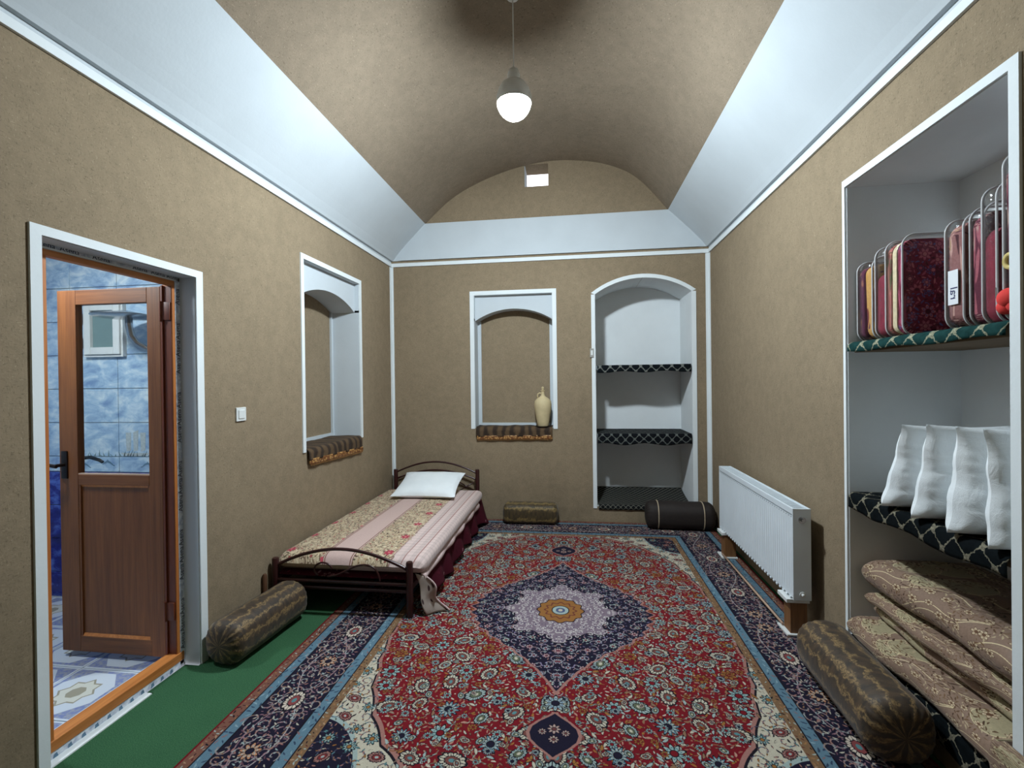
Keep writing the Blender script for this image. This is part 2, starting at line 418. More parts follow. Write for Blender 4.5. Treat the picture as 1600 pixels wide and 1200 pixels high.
def blanket_image():
    # u across (x, 0..1 = 1.35 m), v along the bed (1.95 m)
    Rr=420; W_,H_=int(1.35*Rr),int(1.95*Rr); rng=random.Random(5); cv=Canvas(H_,W_,(196,168,160)); Y,X=np.mgrid[0:H_,0:W_]; x=X/Rr
    def P(m,c): cv.a[m]=np.array(c)/255
    f=((x<.335)|((x>.575)&(x<.845))); P(f,(190,170,142))
    for q in (.345,.36,.555,.57): P(np.abs(x-q)<.003,(120,84,70))
    pl=x>.845; P(pl,(206,184,178))
    k=pl&((np.sin(x*2*PI/.075)>.2)); cv.a[k]*=.93
    k=pl&((np.sin(Y/Rr*2*PI/.05)>.45)); cv.a[k]*=.95
    for q in (.85,.935,1.02): P(np.abs(x-q)<.004,(150,110,104))
    fm=lambda a,b:f[int(b),int(a)]
    for (a,b) in poisson(W_,H_,22,rng,fm,8000): scroll(cv,a,b,rng.uniform(8,13),rng.uniform(0,6.3),rng.choice((-1,1)),(112,92,70),1.3)
    for (a,b) in poisson(W_,H_,8,rng,fm,26000): cv.leaf(a,b,rng.uniform(5,9),rng.uniform(0,6.3),rng.choice(((92,84,66),(120,98,80),(208,194,164),(84,60,52),(176,146,112),(206,190,158))),None,.36)
    for (a,b) in poisson(W_,H_,26,rng,fm,8000): cv.rosette(a,b,rng.uniform(9,14),6,(112,90,72),(204,190,160),(176,150,124),(150,70,70),rng.random())
    for xx in (.05,.80):
        for kk in range(7): cv.rosette(xx*Rr+rng.uniform(-4,4),(.12+kk*.285)*Rr,17,7,(120,30,50),(188,64,82),(150,36,60),(210,120,120),rng.random())
    for kk in range(7): cv.disc(.335*Rr,(.2+kk*.285)*Rr,5,(186,80,90))
    return cv.image('printed_blanket')
def duvet_image():
    R=500; rng=random.Random(9); cv=Canvas(R,R,(134,110,94)); Y,X=np.mgrid[0:R,0:R]
    for i in range(5):
        cx,cy_,r=rng.uniform(60,440),rng.uniform(60,440),rng.uniform(50,90)
        d=np.hypot(X-cx,(Y-cy_)*1.2); cv.a[d<r]=np.array((158,146,116))/255; cv.a[np.abs(d-r)<2.0]=np.array((196,180,142))/255
    for i in range(4):
        pts=[]; x0=rng.uniform(0,500); a=rng.uniform(.5,1.4)
        for k in range(40): pts.append(((x0+k*12*math.cos(a)+26*math.sin(k*.35))%R,(k*13)%R))
        for p,q in zip(pts[:-1],pts[1:]):
            if abs(p[0]-q[0])<60 and abs(p[1]-q[1])<60: cv.stroke([p,q],1.8,(214,196,156))
    for (a,b) in poisson(R,R,13,rng,lambda a,b:(math.sin(a*.028+1)+math.cos(b*.031))>-.35,14000): cv.leaf(a,b,rng.uniform(6,13),rng.uniform(0,6.3),rng.choice(((92,66,46),(74,52,38),(110,82,56),(176,158,126))),None,.32)
    for (a,b) in poisson(R,R,60,rng,lambda a,b:True): cv.rosette(a,b,rng.uniform(14,22),6,(104,76,56),(206,190,160),(150,120,90),(100,70,50),rng.random())
    return cv.image('duvet_print')
def floral_image(name,ground,cols,seed,dens=14,size=10):
    R=300; rng=random.Random(seed); cv=Canvas(R,R,ground)
    for (a,b) in poisson(R,R,dens,rng,lambda a,b:True,6000): cv.leaf(a,b,rng.uniform(size*.5,size),rng.uniform(0,6.3),rng.choice(cols),None,.4)
    for (a,b) in poisson(R,R,dens*3.4,rng,lambda a,b:True,2000): cv.rosette(a,b,rng.uniform(size*1.5,size*2.6),7,ground,rng.choice(cols),rng.choice(cols),rng.choice(cols),rng.random())
    return cv.image(name)
def img_mat(name,im,rough=.9,scale=(1,1,1),bump=.25,bs=300,sheen=.0,co='UV'):
    t=NT(name); c=t.co(co,scale); n=t.n('ShaderNodeTexImage'); n.image=im; t.l(c,n.inputs[0])
    oc=t.co(); v=t.noise(oc,bs,2)
    t.col(t.mix(.25,n.outputs[0],t.mix(1.0,n.outputs[0],t.ramp(v,[(.3,(.55,.55,.55)),(.7,(1.3,1.3,1.3))]),'MULTIPLY')))
    t.rough(rough); t.b.inputs['Specular IOR Level'].default_value=.15
    if bump: t.bump(v,bump,.002)
    if sheen: t.b.inputs['Sheen Weight'].default_value=sheen
    return t.m

# ------------------------------------------------------------------ materials
m_mud=mud('straw_clay_plaster',(.262,.200,.130,1),stain=.28)
m_mudc=mud('straw_clay_ceiling',(.238,.187,.134,1))
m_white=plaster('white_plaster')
m_lining=plaster('brightened_lining_plaster',(.76,.79,.80,1))  # lighter copy of the plaster; its colour stands in for missing ambient light in recesses
m_trim=plaster('white_trim_plaster',(.74,.78,.79,1))
m_orange=wood('orange_wood_film',srgb(156,86,32),srgb(196,122,58),2,.5)
m_orangeh=wood('orange_wood_film_cross',srgb(160,92,38),srgb(204,132,68),1,.5)
m_door=wood('brown_door_wood',srgb(92,50,20),srgb(132,80,38),2,.5)
m_doorh=wood('brown_door_wood_cross',srgb(92,50,20),srgb(132,80,38),0,.5)
m_doorred=wood('reddish_door_jamb',srgb(84,34,14),srgb(120,56,24),2,.45)
m_blackm=simple('dark_bronze_metal',srgb(40,32,30),.35,.1,20,.6)
m_chrome=simple('chrome',srgb(170,172,175),.22,.05,20,1)
m_maroon=simple('maroon_painted_steel',srgb(50,20,20),.28,.15,14)
m_bulb=emis('lamp_glow',(.80,.92,1.0,1),LAMP_EMIT)
m_bathl=emis('bathroom_lamp_glow',(.86,.95,1.0,1),BATH_EMIT)
m_plast=simple('white_plastic',srgb(214,216,214),.4,.04,20)
m_radw=simple('white_enamel',srgb(214,222,228),.3,.03,6)
m_woodblk=wood('brown_block_wood',srgb(96,62,34),srgb(140,98,58),2,.6)

# ------------------------------------------------------------------ the setting: walls
def arch_pts(u0,u1,zs,za,n=18):
    w=(u1-u0)/2; r=za-zs; R=(w*w+r*r)/(2*r); c=(u0+u1)/2; zc=za-R; a0=math.asin(w/R)
    return [(c+R*math.sin(-a0+2*a0*i/n),zc+R*math.cos(-a0+2*a0*i/n)) for i in range(n+1)]
def arch_top(u0,u1,zs,za,n=18): return arch_pts(u0,u1,zs,za,n)

BYB=3.032
LT=.13   # thickness of the left wall at the door
# left wall: openings door (Y 1.614..2.388, z 0..2.217) and niche (Y 3.462..4.44, z 1.065..2.605)
DY0,DY1,DZ=1.614,2.388,2.217
NY0,NY1,NZ0,NZ1=3.462,4.44,1.065,2.605
m=MB(); x0,x1=XL-.42,XL; H=3.02
xt=XL-.160
m.box(xt,x1,YF-.1,DY0,0,H); m.box(xt,x1,DY0,DY1,DZ,H)
m.box(xt,x1,DY1,BYB,0,H); m.box(x0,x1,BYB,NY0,0,H); m.box(x0,x1,NY0,NY1,0,NZ0); m.box(x0,x1,NY0,NY1,NZ1,H); m.box(x0,x1,NY1,YB+.7,0,H)
obj('wall_left',m,m_mud,kind='structure')
# door recess lining (white reveals)
m=MB(); m.box(XL-.42,XL-.002,DY1,DY1+.004,0,DZ); 
m=MB(); m.box(XL-.095,XL+.001,DY1-.003,DY1+.002,0,DZ); m.box(XL-.095,XL+.001,DY0-.002,DY0+.003,0,DZ); m.box(XL-.095,XL+.001,DY0,DY1,DZ-.003,DZ+.002)
obj('trim_1',m,m_white,kind='structure')
# white trim band around the door opening
def jitter_band(name,segs):
    obj(name,segs,m_trim,kind='structure')
m=MB(); t=.010
m.box(XL,XL+t,DY0-.042,DY0,0,DZ+.040); m.box(XL,XL+t,DY1,DY1+.048,.0,DZ+.040); m.box(XL,XL+t,DY0,DY1,DZ,DZ+.040)
obj('trim_2',m,m_trim,kind='structure')

def deep_niche(axis,u0,u1,z0,z1,zs,za,front,dirn,D,num,wid=.045,back_strip=.045):
    """rectangular opening with a set-back arched white plate; axis: 0 -> niche in a wall of constant x (u = y); 1 -> constant y (u = x)"""
    def bx(m,ua,ub,da,db,za_,zb_):
        a,b=sorted((front+dirn*da,front+dirn*db))
        if axis==0: m.box(a,b,ua,ub,za_,zb_)
        else: m.box(ua,ub,a,b,za_,zb_)
    T=.004
    m=MB()   # reveals
    bx(m,u0-.003,u0+T,0.001,D,z0,zs+.02); bx(m,u1-T,u1+.003,0.001,D,z0,zs+.02)
    bx(m,u0,u1,0.001,D,z0-.006,z0+.004)
    bx(m,u0-.003,u0+T,0.001,.06,zs,z1); bx(m,u1-T,u1+.003,0.001,.06,zs,z1); bx(m,u0,u1,0.001,.06,z1-T,z1+.003)
    # arched plate and vaulted soffit in one solid
    ap=arch_top(u0+T,u1-T,zs,za); poly=[(u0+T,z1)]+ap+[(u1-T,z1)]
    a,b=sorted((front+dirn*.045,front+dirn*D))
    for i in range(len(ap)-1):
        (ua,zaa),(ub,zbb)=ap[i],ap[i+1]
        m.prism([(ua,zaa),(ub,zbb),(ub,z1-T),(ua,z1-T)],axis,a,b)
    # white edging left on the back wall: sides and foot
    s=back_strip
    bx(m,u0+T,u0+T+s,D-.02,D,z0,zs+.01); bx(m,u1-T-s,u1-T,D-.02,D,z0,zs+.01); bx(m,u0+T+s,u1-T-s,D-.02,D,z0,z0+.042)
    obj('trim_%d'%num,m,m_white,kind='structure')
    m=MB(); bx(m,u0,u1,D,D+.03,z0-.01,z1)
    obj('wall_niche_back_%d'%num,m,m_mud,kind='structure')
    m=MB(); w=wid       # flat white band round the opening on the wall face
    bx(m,u0-w,u0,-.010,0.0,z0-.01,z1+w); bx(m,u1,u1+w,-.010,0.0,z0-.01,z1+w); bx(m,u0,u1,-.010,0.0,z1,z1+w)
    obj('trim_%d'%(num+1),m,m_trim,kind='structure')
deep_niche(0,NY0,NY1,NZ0,NZ1,2.315,2.435,XL,-1,.30,3,.040,.03)

# back wall: niche (X -1.131..-.222, z 1.065..2.607) and arched cupboard (X .256.. 1.303, z .19.., spring 2.57, apex 2.734)
BX0,BX1,BZ0,BZ1=-1.131,-.222,1.068,2.607
CX0,CX1,CZ0,CZS,CZA=.256,1.303,.185,2.568,2.736
m=MB(); y0,y1=YB,YB+.7
m.box(XL-.42,BX0,y0,y1,0,4.3); m.box(BX0,BX1,y0,y1,0,BZ0); m.box(BX0,BX1,y0,y1,BZ1,3.75); m.box(BX1,CX0,y0,y1,0,3.75)
m.box(CX0,CX1,y0,y1,0,CZ0)
ap=arch_top(CX0,CX1,CZS,CZA)
for (a,za),(b,zb) in zip(ap[:-1],ap[1:]): m.prism([(a,za),(b,zb),(b,3.0),(a,3.0)],1,y0,y1)
m.box(CX0,CX1,y0,y1,3.0,3.75); m.box(CX1,XR+.8,y0,y1,0,4.3)
# lunette with the small square light hole
HX0,HX1,HZ0,HZ1=-.522,-.250,3.826,4.076
y1=YB+.27
m.box(BX0,HX0,y0,y1,3.75,4.3); m.box(HX1,CX1,y0,y1,3.75,4.3); m.box(HX0,HX1,y0,y1,3.75,HZ0); m.box(HX0,HX1,y0,y1,HZ1,4.3)
obj('wall_back',m,m_mud,kind='structure')
deep_niche(1,BX0,BX1,BZ0,BZ1,2.315,2.448,YB,1,.215,5,.046,.040)

# arched cupboard lining
CD=.56
m=MB(); T=.004
m.box(CX0-.003,CX0+T,YB+.001,YB+CD,CZ0,CZS+.03); m.box(CX1-T,CX1+.003,YB+.001,YB+CD,CZ0,CZS+.03); m.box(CX0,CX1,YB+.001,YB+CD,CZ0-.004,CZ0+.006)
m.box(CX0,CX1,YB+CD,YB+CD+.03,CZ0,CZA+.05)
ap=arch_top(CX0+.001,CX1-.001,CZS,CZA); ap2=arch_top(CX0-.02,CX1+.02,CZS+.015,CZA+.02)
for (p,q,r,s_) in zip(ap[:-1],ap[1:],ap2[1:],ap2[:-1]): m.prism([p,q,r,s_],1,YB+.001,YB+CD)
obj('wall_cupboard_lining',m,m_lining,kind='structure')
m=MB(); w=.042
m.box(CX0-w,CX0,YB-.010,YB,CZ0-.02,CZS); m.box(CX1,CX1+w,YB-.010,YB,CZ0-.02,CZS)
ao=arch_top(CX0-w,CX1+w,CZS+.018,CZA+w); ai=arch_top(CX0,CX1,CZS,CZA)
for p,q,r,s_ in zip(ai[:-1],ai[1:],ao[1:],ao[:-1]): m.prism([p,q,r,s_],1,YB-.010,YB)
obj('trim_7',m,m_trim,kind='structure')

# light hole: white lined shaft, open to the daylight
m=MB(); T=.006
m.box(HX0-.003,HX0+T,YB+.03,YB+.27,HZ0,HZ1); m.box(HX0,HX1,YB+.03,YB+.27,HZ0-.003,HZ0+T)
obj('trim_8',m,m_white,kind='structure')

# right wall: tall shelf niche (Y 1.789..2.748, z .2..2.637)
RY0,RY1,RZ0,RZ1,RD=1.789,2.748,.20,2.637,.55
m=MB(); x0,x1=XR,XR+.8
m.box(x0,x1,YF-.1,RY0,0,3.02); m.box(x0,x1,RY0,RY1,0,RZ0); m.box(x0,x1,RY0,RY1,RZ1,3.02); m.box(x0,x1,RY1,YB,0,3.02)
obj('wall_right',m,m_mud,kind='structure')
m=MB(); T=.004
m.box(XR+.001,XR+RD,RY0-.003,RY0+T,RZ0,RZ1); m.box(XR+.001,XR+RD,RY1-T,RY1+.003,RZ0,RZ1); m.box(XR+.001,XR+RD,RY0,RY1,RZ1-T,RZ1+.003)
m.box(XR+RD,XR+RD+.02,RY0,RY1,RZ0,RZ1); m.box(XR+.001,XR+RD,RY0,RY1,RZ0-.003,RZ0+.003)
obj('wall_shelf_lining',m,m_lining,kind='structure')
m=MB(); w=.038
m.box(XR-.010,XR,RY0-w,RY0,RZ0,RZ1+w); m.box(XR-.010,XR,RY1,RY1+.022,RZ0,RZ1+w); m.box(XR-.010,XR,RY0,RY1,RZ1,RZ1+w)
obj('trim_10',m,m_trim,kind='structure')

# front wall behind the camera
m=MB(); m.box(XL-.42,XR+.8,YF-.2,YF,0,4.3); obj('wall_front',m,m_mud,kind='structure')
# floor
m=MB(); m.box(XL-.0,XR+.8,YF-.1,YB+.7,-.15,0); obj('floor',m,simple('screed',srgb(130,124,112),.9,.1,5),kind='structure')

# cornice strip, corner strips
m=MB(); c=.016
m.box(XL,XL+c,YF,YB,HC,HC+.042); m.box(XR-c,XR,YF,YB,HC,HC+.042); m.box(XL+c,XR-c,YB-c,YB,HC,HC+.042)
obj('trim_11',m,m_trim,kind='structure')
m=MB()
m.box(XL,XL+.008,YB-.045,YB,0,HC); m.box(XL+.008,XL+.030,YB-.008,YB,0,HC)
obj('trim_12',m,m_trim,kind='structure')
m=MB()
m.box(XR-.008,XR,YB-.035,YB,0,HC); m.box(XR-.042,XR-.008,YB-.008,YB,0,HC)
obj('trim_13',m,m_trim,kind='structure')
# coves: white, leaning in, a small ledge then a slope; groove below
gz=HC+.042
m=MB()
for sgn,xw in ((1,XL),(-1,XR)):
    pr=[(xw-sgn*.35,gz+.028),(xw+sgn*.030,gz+.028),(xw+sgn*.045,gz+.05)]
    for k in range(1,9):
        q=k/8; pr.append((xw+sgn*(.045+(DC-.045)*(q**1.06)),gz+.05+(ZT-gz-.05)*(q**.97)))
    pr.append((xw-sgn*.35,ZT+.05))
    m.prism(pr,1,YF-.1,YB+.02)
    a,b=sorted((xw-sgn*.35,xw+sgn*.004)); m.box(a,b,YF-.1,YB+.02,gz-.03,gz+.03)   # recessed groove face
obj('trim_14',m,m_white,kind='structure')
m=MB(); m.box(XL-.1,XR+.1,YB-.012,YB+.01,gz+.028,ZT); m.box(XL+.1,XR-.1,YB-.022,YB+.01,gz+.028,gz+.075)
obj('trim_15',m,m_white,kind='structure')
# the clay barrel vault
vp=[(-1.700,3.47),(-1.42,3.715),(-1.115,3.885),(-.70,4.03),(-.26,4.10),(.15,4.075),(.488,3.985),(.765,3.815),(1.060,3.47)]
def smooth_curve(p,n=6):
    out=[]
    for i in range(len(p)-1):
        a=p[max(i-1,0)]; b=p[i]; c_=p[i+1]; d=p[min(i+2,len(p)-1)]
        for k in range(n):
            t_=k/n
            out.append(tuple(.5*((2*b[j])+(-a[j]+c_[j])*t_+(2*a[j]-5*b[j]+4*c_[j]-d[j])*t_*t_+(-a[j]+3*b[j]-3*c_[j]+d[j])*t_**3) for j in (0,1)))
    out.append(p[-1]); return out
vc=smooth_curve(vp)
m=MB(); NY=24
ring=vc+[(x+(.10 if x>-.3 else -.10)*(abs(x+.32)/1.38),z+.12) for x,z in reversed(vc)]; nr=len(ring)
for j in range(NY+1):
    yy=YF-.1+(YB+.1-YF)*j/NY
    for (x,z) in ring: m.v.append((x,yy,z))
for j in range(NY):
    for i in range(nr): m.face([j*nr+i,j*nr+(i+1)%nr,(j+1)*nr+(i+1)%nr,(j+1)*nr+i])
o=obj('ceiling',m,m_mudc,kind='structure',smooth='auto')
m=MB(); m.box(XL-.42,XR+.8,YF-.2,YB+.7,4.32,4.42); m.box(XL-.5,XL-.35,YF-.2,YB+.7,2.9,4.4); m.box(XR+.3,XR+.8,YF-.2,YB,2.95,4.4)
obj('ceiling_roof_slab',m,m_mudc,kind='structure')

# ------------------------------------------------------------------ bathroom behind the left wall
BYB,BXL,BFZ=3.02,-4.15,.03
bxr=XL-.42
m_grout=simple('grey_grout',srgb(150,158,168),.9,.08,10)
wb=obj('wall_bathroom_back',MB().box(BXL-.1,XL-.16,BYB+.012,BYB+.1,0,2.7),m_grout,kind='structure')
wl=obj('wall_bathroom_left',MB().box(BXL-.1,BXL,.9,BYB+.1,0,2.7),m_grout,kind='structure')
obj('wall_bathroom_front',MB().box(BXL-.1,XL-.16,.8,.9,0,2.7),simple('pale_blue_wall',srgb(160,180,200),.6,.05,5),kind='structure')
obj('ceiling_bathroom',MB().box(BXL-.1,XL-.16,.8,BYB+.1,2.62,2.7),simple('bathroom_ceiling',srgb(200,206,210),.8,.03,5),kind='structure')
fb=obj('floor_bathroom',MB().box(BXL-.1,XL-.225,.8,BYB+.1,-.15,BFZ-.008),m_grout,kind='structure')
def cloud_mat(name,dark,light,mid,border=False):
    t=NT(name); oi=t.n('ShaderNodeObjectInfo'); tc=t.n('ShaderNodeTexCoord')
    ad=t.n('ShaderNodeVectorMath',operation='ADD'); sc=t.n('ShaderNodeVectorMath',operation='SCALE'); t.l(oi.outputs['Location'],sc.inputs[0]); sc.inputs[3].default_value=1.0
    t.l(tc.outputs['Object'],ad.inputs[0]); t.l(sc.outputs[0],ad.inputs[1])
    mp=t.n('ShaderNodeMapping'); mp.inputs['Scale'].default_value=(1,1,1.7); t.l(ad.outputs[0],mp.inputs[0])
    n=t.noise(mp.outputs[0],7,6,.62,.4)
    t.col(t.ramp(n,[(.32,dark),(.5,mid),(.66,light)])); t.rough(.18); return t.m
m_cloud=cloud_mat('cloud_print_tile',srgb(122,150,188),srgb(214,226,230),srgb(166,192,214))
m_navy=cloud_mat('navy_wave_tile',srgb(26,28,96),srgb(84,110,190),srgb(40,46,130))
def tile_mesh(name,w,d,h,axis,mat):
    """slab with chamfered edge, centred; axis = thin axis"""
    mb=MB(); s=[w/2,w/2,h/2]
    if axis==1: mb.rbox(-w/2,w/2,-d/2,d/2,-h/2,h/2,.0022)
    elif axis==0: mb.rbox(-d/2,d/2,-w/2,w/2,-h/2,h/2,.0022)
    else: mb.rbox(-w/2,w/2,-h/2,h/2,-d/2,d/2,.0022)
    me=mb.mesh(name); me.materials.append(mat); return me
TW,TH=.40,.252
me_c=tile_mesh('tile_cloud',TW-.004,.012,TH-.004,1,m_cloud); me_n=tile_mesh('tile_navy',TW-.004,.012,TH-.004,1,m_navy); me_b=tile_mesh('tile_border',TW-.004,.012,.111,1,m_cloud)
me_cl=tile_mesh('tile_cloud_side',TW-.004,.012,TH-.004,0,m_cloud)
def put(me,name,loc,parent):
    o=bpy.data.objects.new(name,me); COL.objects.link(o); o.parent=parent; o.location=loc; return o
xs=[-3.335+.4*k-.2 for k in range(-2,4)]
for xc in xs:
    if xc<BXL+.1 or xc>XL-.3: pass
    for k in range(6):
        zc=1.082+TH*(k+.5)
        if zc<2.6: put(me_c,'tile',(xc,BYB+.006,zc),wb)
    put(me_b,'tile',(xc,BYB+.006,1.024),wb)
    for k in range(4):
        zc=.965-TH*(k+.5)
        if zc>-.02: put(me_n,'tile',(xc,BYB+.006,zc),wb)
for k in range(6):
    for j in range(5): put(me_cl,'tile',(BXL+.006,2.8-.4*j,1.082+TH*(k-3+.5) if k>=0 else 0),wl)
# dark leaping fish, a sailing ship and weed in the printed border
m_ink=simple('blue_print_ink',srgb(84,116,140),.3,.2,20)
def flat(pts,y=BYB-.0008): return MB().prism(pts,1,y-.0004,y+.0004)
def dolphin(cx,cz,s,fl=1):
    up_=[(-1,.05),(-.6,.28),(-.2,.42),(0,.62),(.1,.42),(.5,.3),(.9,.05),(1.25,.12),(1.05,-.12)]; lo=[(.8,-.1),(.3,.08),(-.2,.16),(-.35,-.08),(-.42,.12),(-.75,.02)]
    return flat([(cx+fl*x*s,cz+(z-.25*x*x)*s) for x,z in up_+lo])
for (cx,cz,s_,fl) in ((-3.10,1.02,.045,-1),(-3.43,1.03,.05,1),(-3.62,1.01,.04,1)): obj('printed_fish',dolphin(cx,cz,s_,fl),m_ink,wb)
ship=MB()
for dx in (0,.06,.12): ship.prism([(-3.27+dx,1.12),(-3.235+dx,1.13),(-3.23+dx,1.28-.02*abs(dx-.06)/.06),(-3.275+dx,1.26)],1,BYB-.0012,BYB-.0004)
ship.prism([(-3.29,1.088),(-3.11,1.088),(-3.08,1.11),(-3.32,1.11)],1,BYB-.0012,BYB-.0004)
obj('printed_ship',ship,simple('sail_print',srgb(176,184,184),.3,.15,60),wb)
weed=MB()
rr=random.Random(2)
for k in range(20):
    bx_=-3.66+.03*k+rr.uniform(-.01,.01); h_=rr.uniform(.012,.05); dx=rr.uniform(-.03,.03)
    weed.prism([(bx_-.006,1.084),(bx_+.006,1.084),(bx_+dx,1.084+h_)],1,BYB-.0012,BYB-.0004)
obj('printed_weed',weed,simple('weed_print',srgb(96,124,128),.3,.15,60),wb)
# floor tiles with an eight-pointed star print
t=NT('star_print_floor_tile'); tc=t.n('ShaderNodeTexCoord'); sep=t.n('ShaderNodeSeparateXYZ'); t.l(tc.outputs['Object'],sep.inputs[0])
ax=t.math('ABSOLUTE',sep.outputs[0]); ay=t.math('ABSOLUTE',sep.outputs[1])
mx_=t.math('MAXIMUM',ax,ay); dm=t.math('MULTIPLY',t.math('ADD',ax,ay),.7071); star=t.math('MINIMUM',mx_,dm); octa=t.math('MAXIMUM',mx_,dm)
white=srgb(196,204,214); blue=srgb(120,132,176); grey=srgb(150,156,168); tan=srgb(150,146,130)
base=t.mix(t.math('GREATER_THAN',octa,.155),white,t.ramp(t.noise(t.co(),60,3),[(.4,blue),(.6,grey)]))
base=t.mix(t.math('LESS_THAN',star,.075),base,tan); base=t.mix(t.math('LESS_THAN',star,.066),base,srgb(200,200,190)); base=t.mix(t.math('LESS_THAN',octa,.04),base,tan)
base=t.mix(t.math('GREATER_THAN',mx_,.172),base,white)
t.col(base); t.rough(.2); m_ftile=t.m
me_f=tile_mesh('tile_floor',.366,.01,.366,2,m_ftile)
for i in range(5):
    for j in range(6): put(me_f,'tile',(-2.55-.37*i,2.80-.37*j,BFZ-.003),fb)
# small window in the bathroom wall
wn=obj('window_1',MB().box(-3.585,-3.57,BYB-.03,BYB,1.82,2.23).box(-3.27,-3.255,BYB-.03,BYB,1.82,2.23).box(-3.57,-3.27,BYB-.03,BYB,1.82,1.835).box(-3.57,-3.27,BYB-.03,BYB,2.215,2.23),m_plast,kind='structure')
obj('sash',MB().rbox(-3.57,-3.515,BYB-.045,BYB-.01,1.837,2.213).rbox(-3.325,-3.27,BYB-.045,BYB-.01,1.837,2.213).rbox(-3.515,-3.325,BYB-.045,BYB-.01,1.837,1.89).rbox(-3.515,-3.325,BYB-.045,BYB-.01,2.16,2.213),m_plast,wn)
obj('pane',MB().box(-3.515,-3.325,BYB-.022,BYB-.016,1.89,2.16),simple('frosted_green_pane',srgb(112,136,136),.12,.1,4),wn)
for zz in (1.92,2.10): obj('hinge',MB().tube([(-3.592,BYB-.035,zz-.04),(-3.592,BYB-.035,zz+.04)],.009,8).box(-3.60,-3.575,BYB-.03,BYB-.001,zz-.035,zz+.035),m_chrome,wn)
# rain shower head on its bent arm
sh=thing('shower_head',(-2.93,2.90,1.84),'wide grey rain shower head on a bent pipe, seen through the door glass','shower')
obj('head',MB().lathe([(.02,-.0),(.17,.012),(.185,.02),(.18,.028),(.06,.05),(.02,.06)],(-3.03,2.80,2.06)),m_chrome,sh,smooth='auto')
cp=[(-3.00,2.80,2.07),(-3.00,2.80,2.02),(-2.995,2.81,1.95),(-2.975,2.83,1.90),(-2.93,2.86,1.865),(-2.87,2.90,1.855),(-2.80,2.96,1.855),(-2.76,BYB-.002,1.855)]
obj('arm',MB().tube(cp,[.022,.022,.022,.02,.018,.016,.014,.014],12),m_chrome,sh,smooth=True)
# bathroom ceiling lamp
bl=thing('ceiling_lamp',(-3.05,1.90,2.56),'round ceiling lamp inside the tiled bathroom behind the open door','lamp')
obj('base',MB().lathe([(.10,.0),(.11,.02),(.11,.06)],(-3.05,1.90,2.56)),m_plast,bl)
obj('diffuser',MB().lathe([(.02,-.05),(.07,-.04),(.10,-.015),(.105,0)],(-3.05,1.90,2.56)),m_bathl,bl)

# ------------------------------------------------------------------ door
FX=-2.225
d1=obj('door_1',MB().rbox(FX-.065,FX,DY1-.053,DY1-.003,0,2.17,.003).rbox(FX-.065,FX,DY0+.003,DY0+.095,0,2.17,.003),m_orange,kind='structure')
d1['label']='brown half-glazed bathroom door in an orange wood-look frame'
obj('jamb_lining',MB().box(FX-.075,FX-.006,DY1-.0545,DY1-.0525,.05,2.16),m_doorred,d1)
obj('head_rail',MB().rbox(FX-.040,FX+.0008,DY0+.004,DY1-.036,2.165,2.192,.003),m_orangeh,d1)
obj('upper_packing',MB().box(FX-.06,FX-.001,DY0+.01,DY1-.01,2.19,2.22),m_white,d1)
obj('sill_rail',MB().rbox(FX-.066,FX+.006,DY0+.060,DY1-.012,.040,.088,.004),m_orangeh,d1)
obj('sill_base',MB().box(FX-.06,FX,DY0,DY1,.0,.042),m_white,d1)
obj('stop_bead',MB().rbox(FX-.066,FX-.052,DY1-.064,DY1-.053,.09,2.165,.002),m_doorred,d1)
obj('foam',MB().box(FX,FX+.004,DY0+.02,DY1-.03,2.194,2.200),m_trim,d1)
# printed protective tape
t=NT('tape_film'); co=t.co(); t.col(t.ramp(t.noise(co,40,4),[(.35,srgb(170,178,196)),(.65,srgb(226,230,236))])); t.rough(.5); m_tape=t.m
m_tapeink=simple('tape_ink',srgb(30,34,56),.6,.2,40)
obj('tape',MB().box(FX,FX+.0015,DY1-.036,DY1-.003,.02,2.195),m_tape,d1)
obj('tape',MB().box(FX,FX+.0015,DY0+.02,DY1-.012,2.200,2.2165),m_tape,d1)
obj('tape',MB().box(FX,FX+.0015,DY0+.02,DY1-.012,.002,.038),m_tape,d1)
def text_obj(name,body,size,mw,mat,parent,extr=.0004):
    cu=bpy.data.curves.new(name,'FONT'); cu.body=body; cu.size=size; cu.extrude=extr; cu.align_x='LEFT'
    o=bpy.data.objects.new(name+'_tmp',cu); COL.objects.link(o); dg=bpy.context.evaluated_depsgraph_get()
    me=bpy.data.meshes.new_from_object(o.evaluated_get(dg)); bpy.data.objects.remove(o)
    me.transform(mw); me.materials.append(mat)
    q=bpy.data.objects.new(name,me); COL.objects.link(q)
    off=BASE[parent.name]; me.transform(Matrix.Translation([-v for v in off])); q.parent=parent; return q
def basis(o,xa,ya):  # text x along xa, y along ya
    xa=Vector(xa); ya=Vector(ya); za=xa.cross(ya); mm=Matrix((xa,ya,za)).transposed().to_4x4(); mm.translation=Vector(o); return mm
zz=.10
i=0
while zz<2.1:
    if i%4!=3: text_obj('tape_lettering','Asena',.038,basis((FX+.002,DY1-.007,zz),(0,0,1),(0,-1,0)),m_tapeink,d1)
    zz+=.098; i+=1
yy=DY0+.07; i=0
for yy in (1.66,1.76,1.90,2.10,2.205,2.30):
    text_obj('tape_lettering','Asena',.034,basis((FX+.002,yy,2.199),(0,1,0),(0,0,1)),m_tapeink,d1)
fl=MB(); rr=random.Random(4)
for k in range(11):
    a=1.70+.058*k; fl.prism([(a,.004),(a+.022,.010),(a+.016,.030),(a+.004,.026)],0,FX+.0016,FX+.002)
obj('tape_print',fl,m_ink,d1)
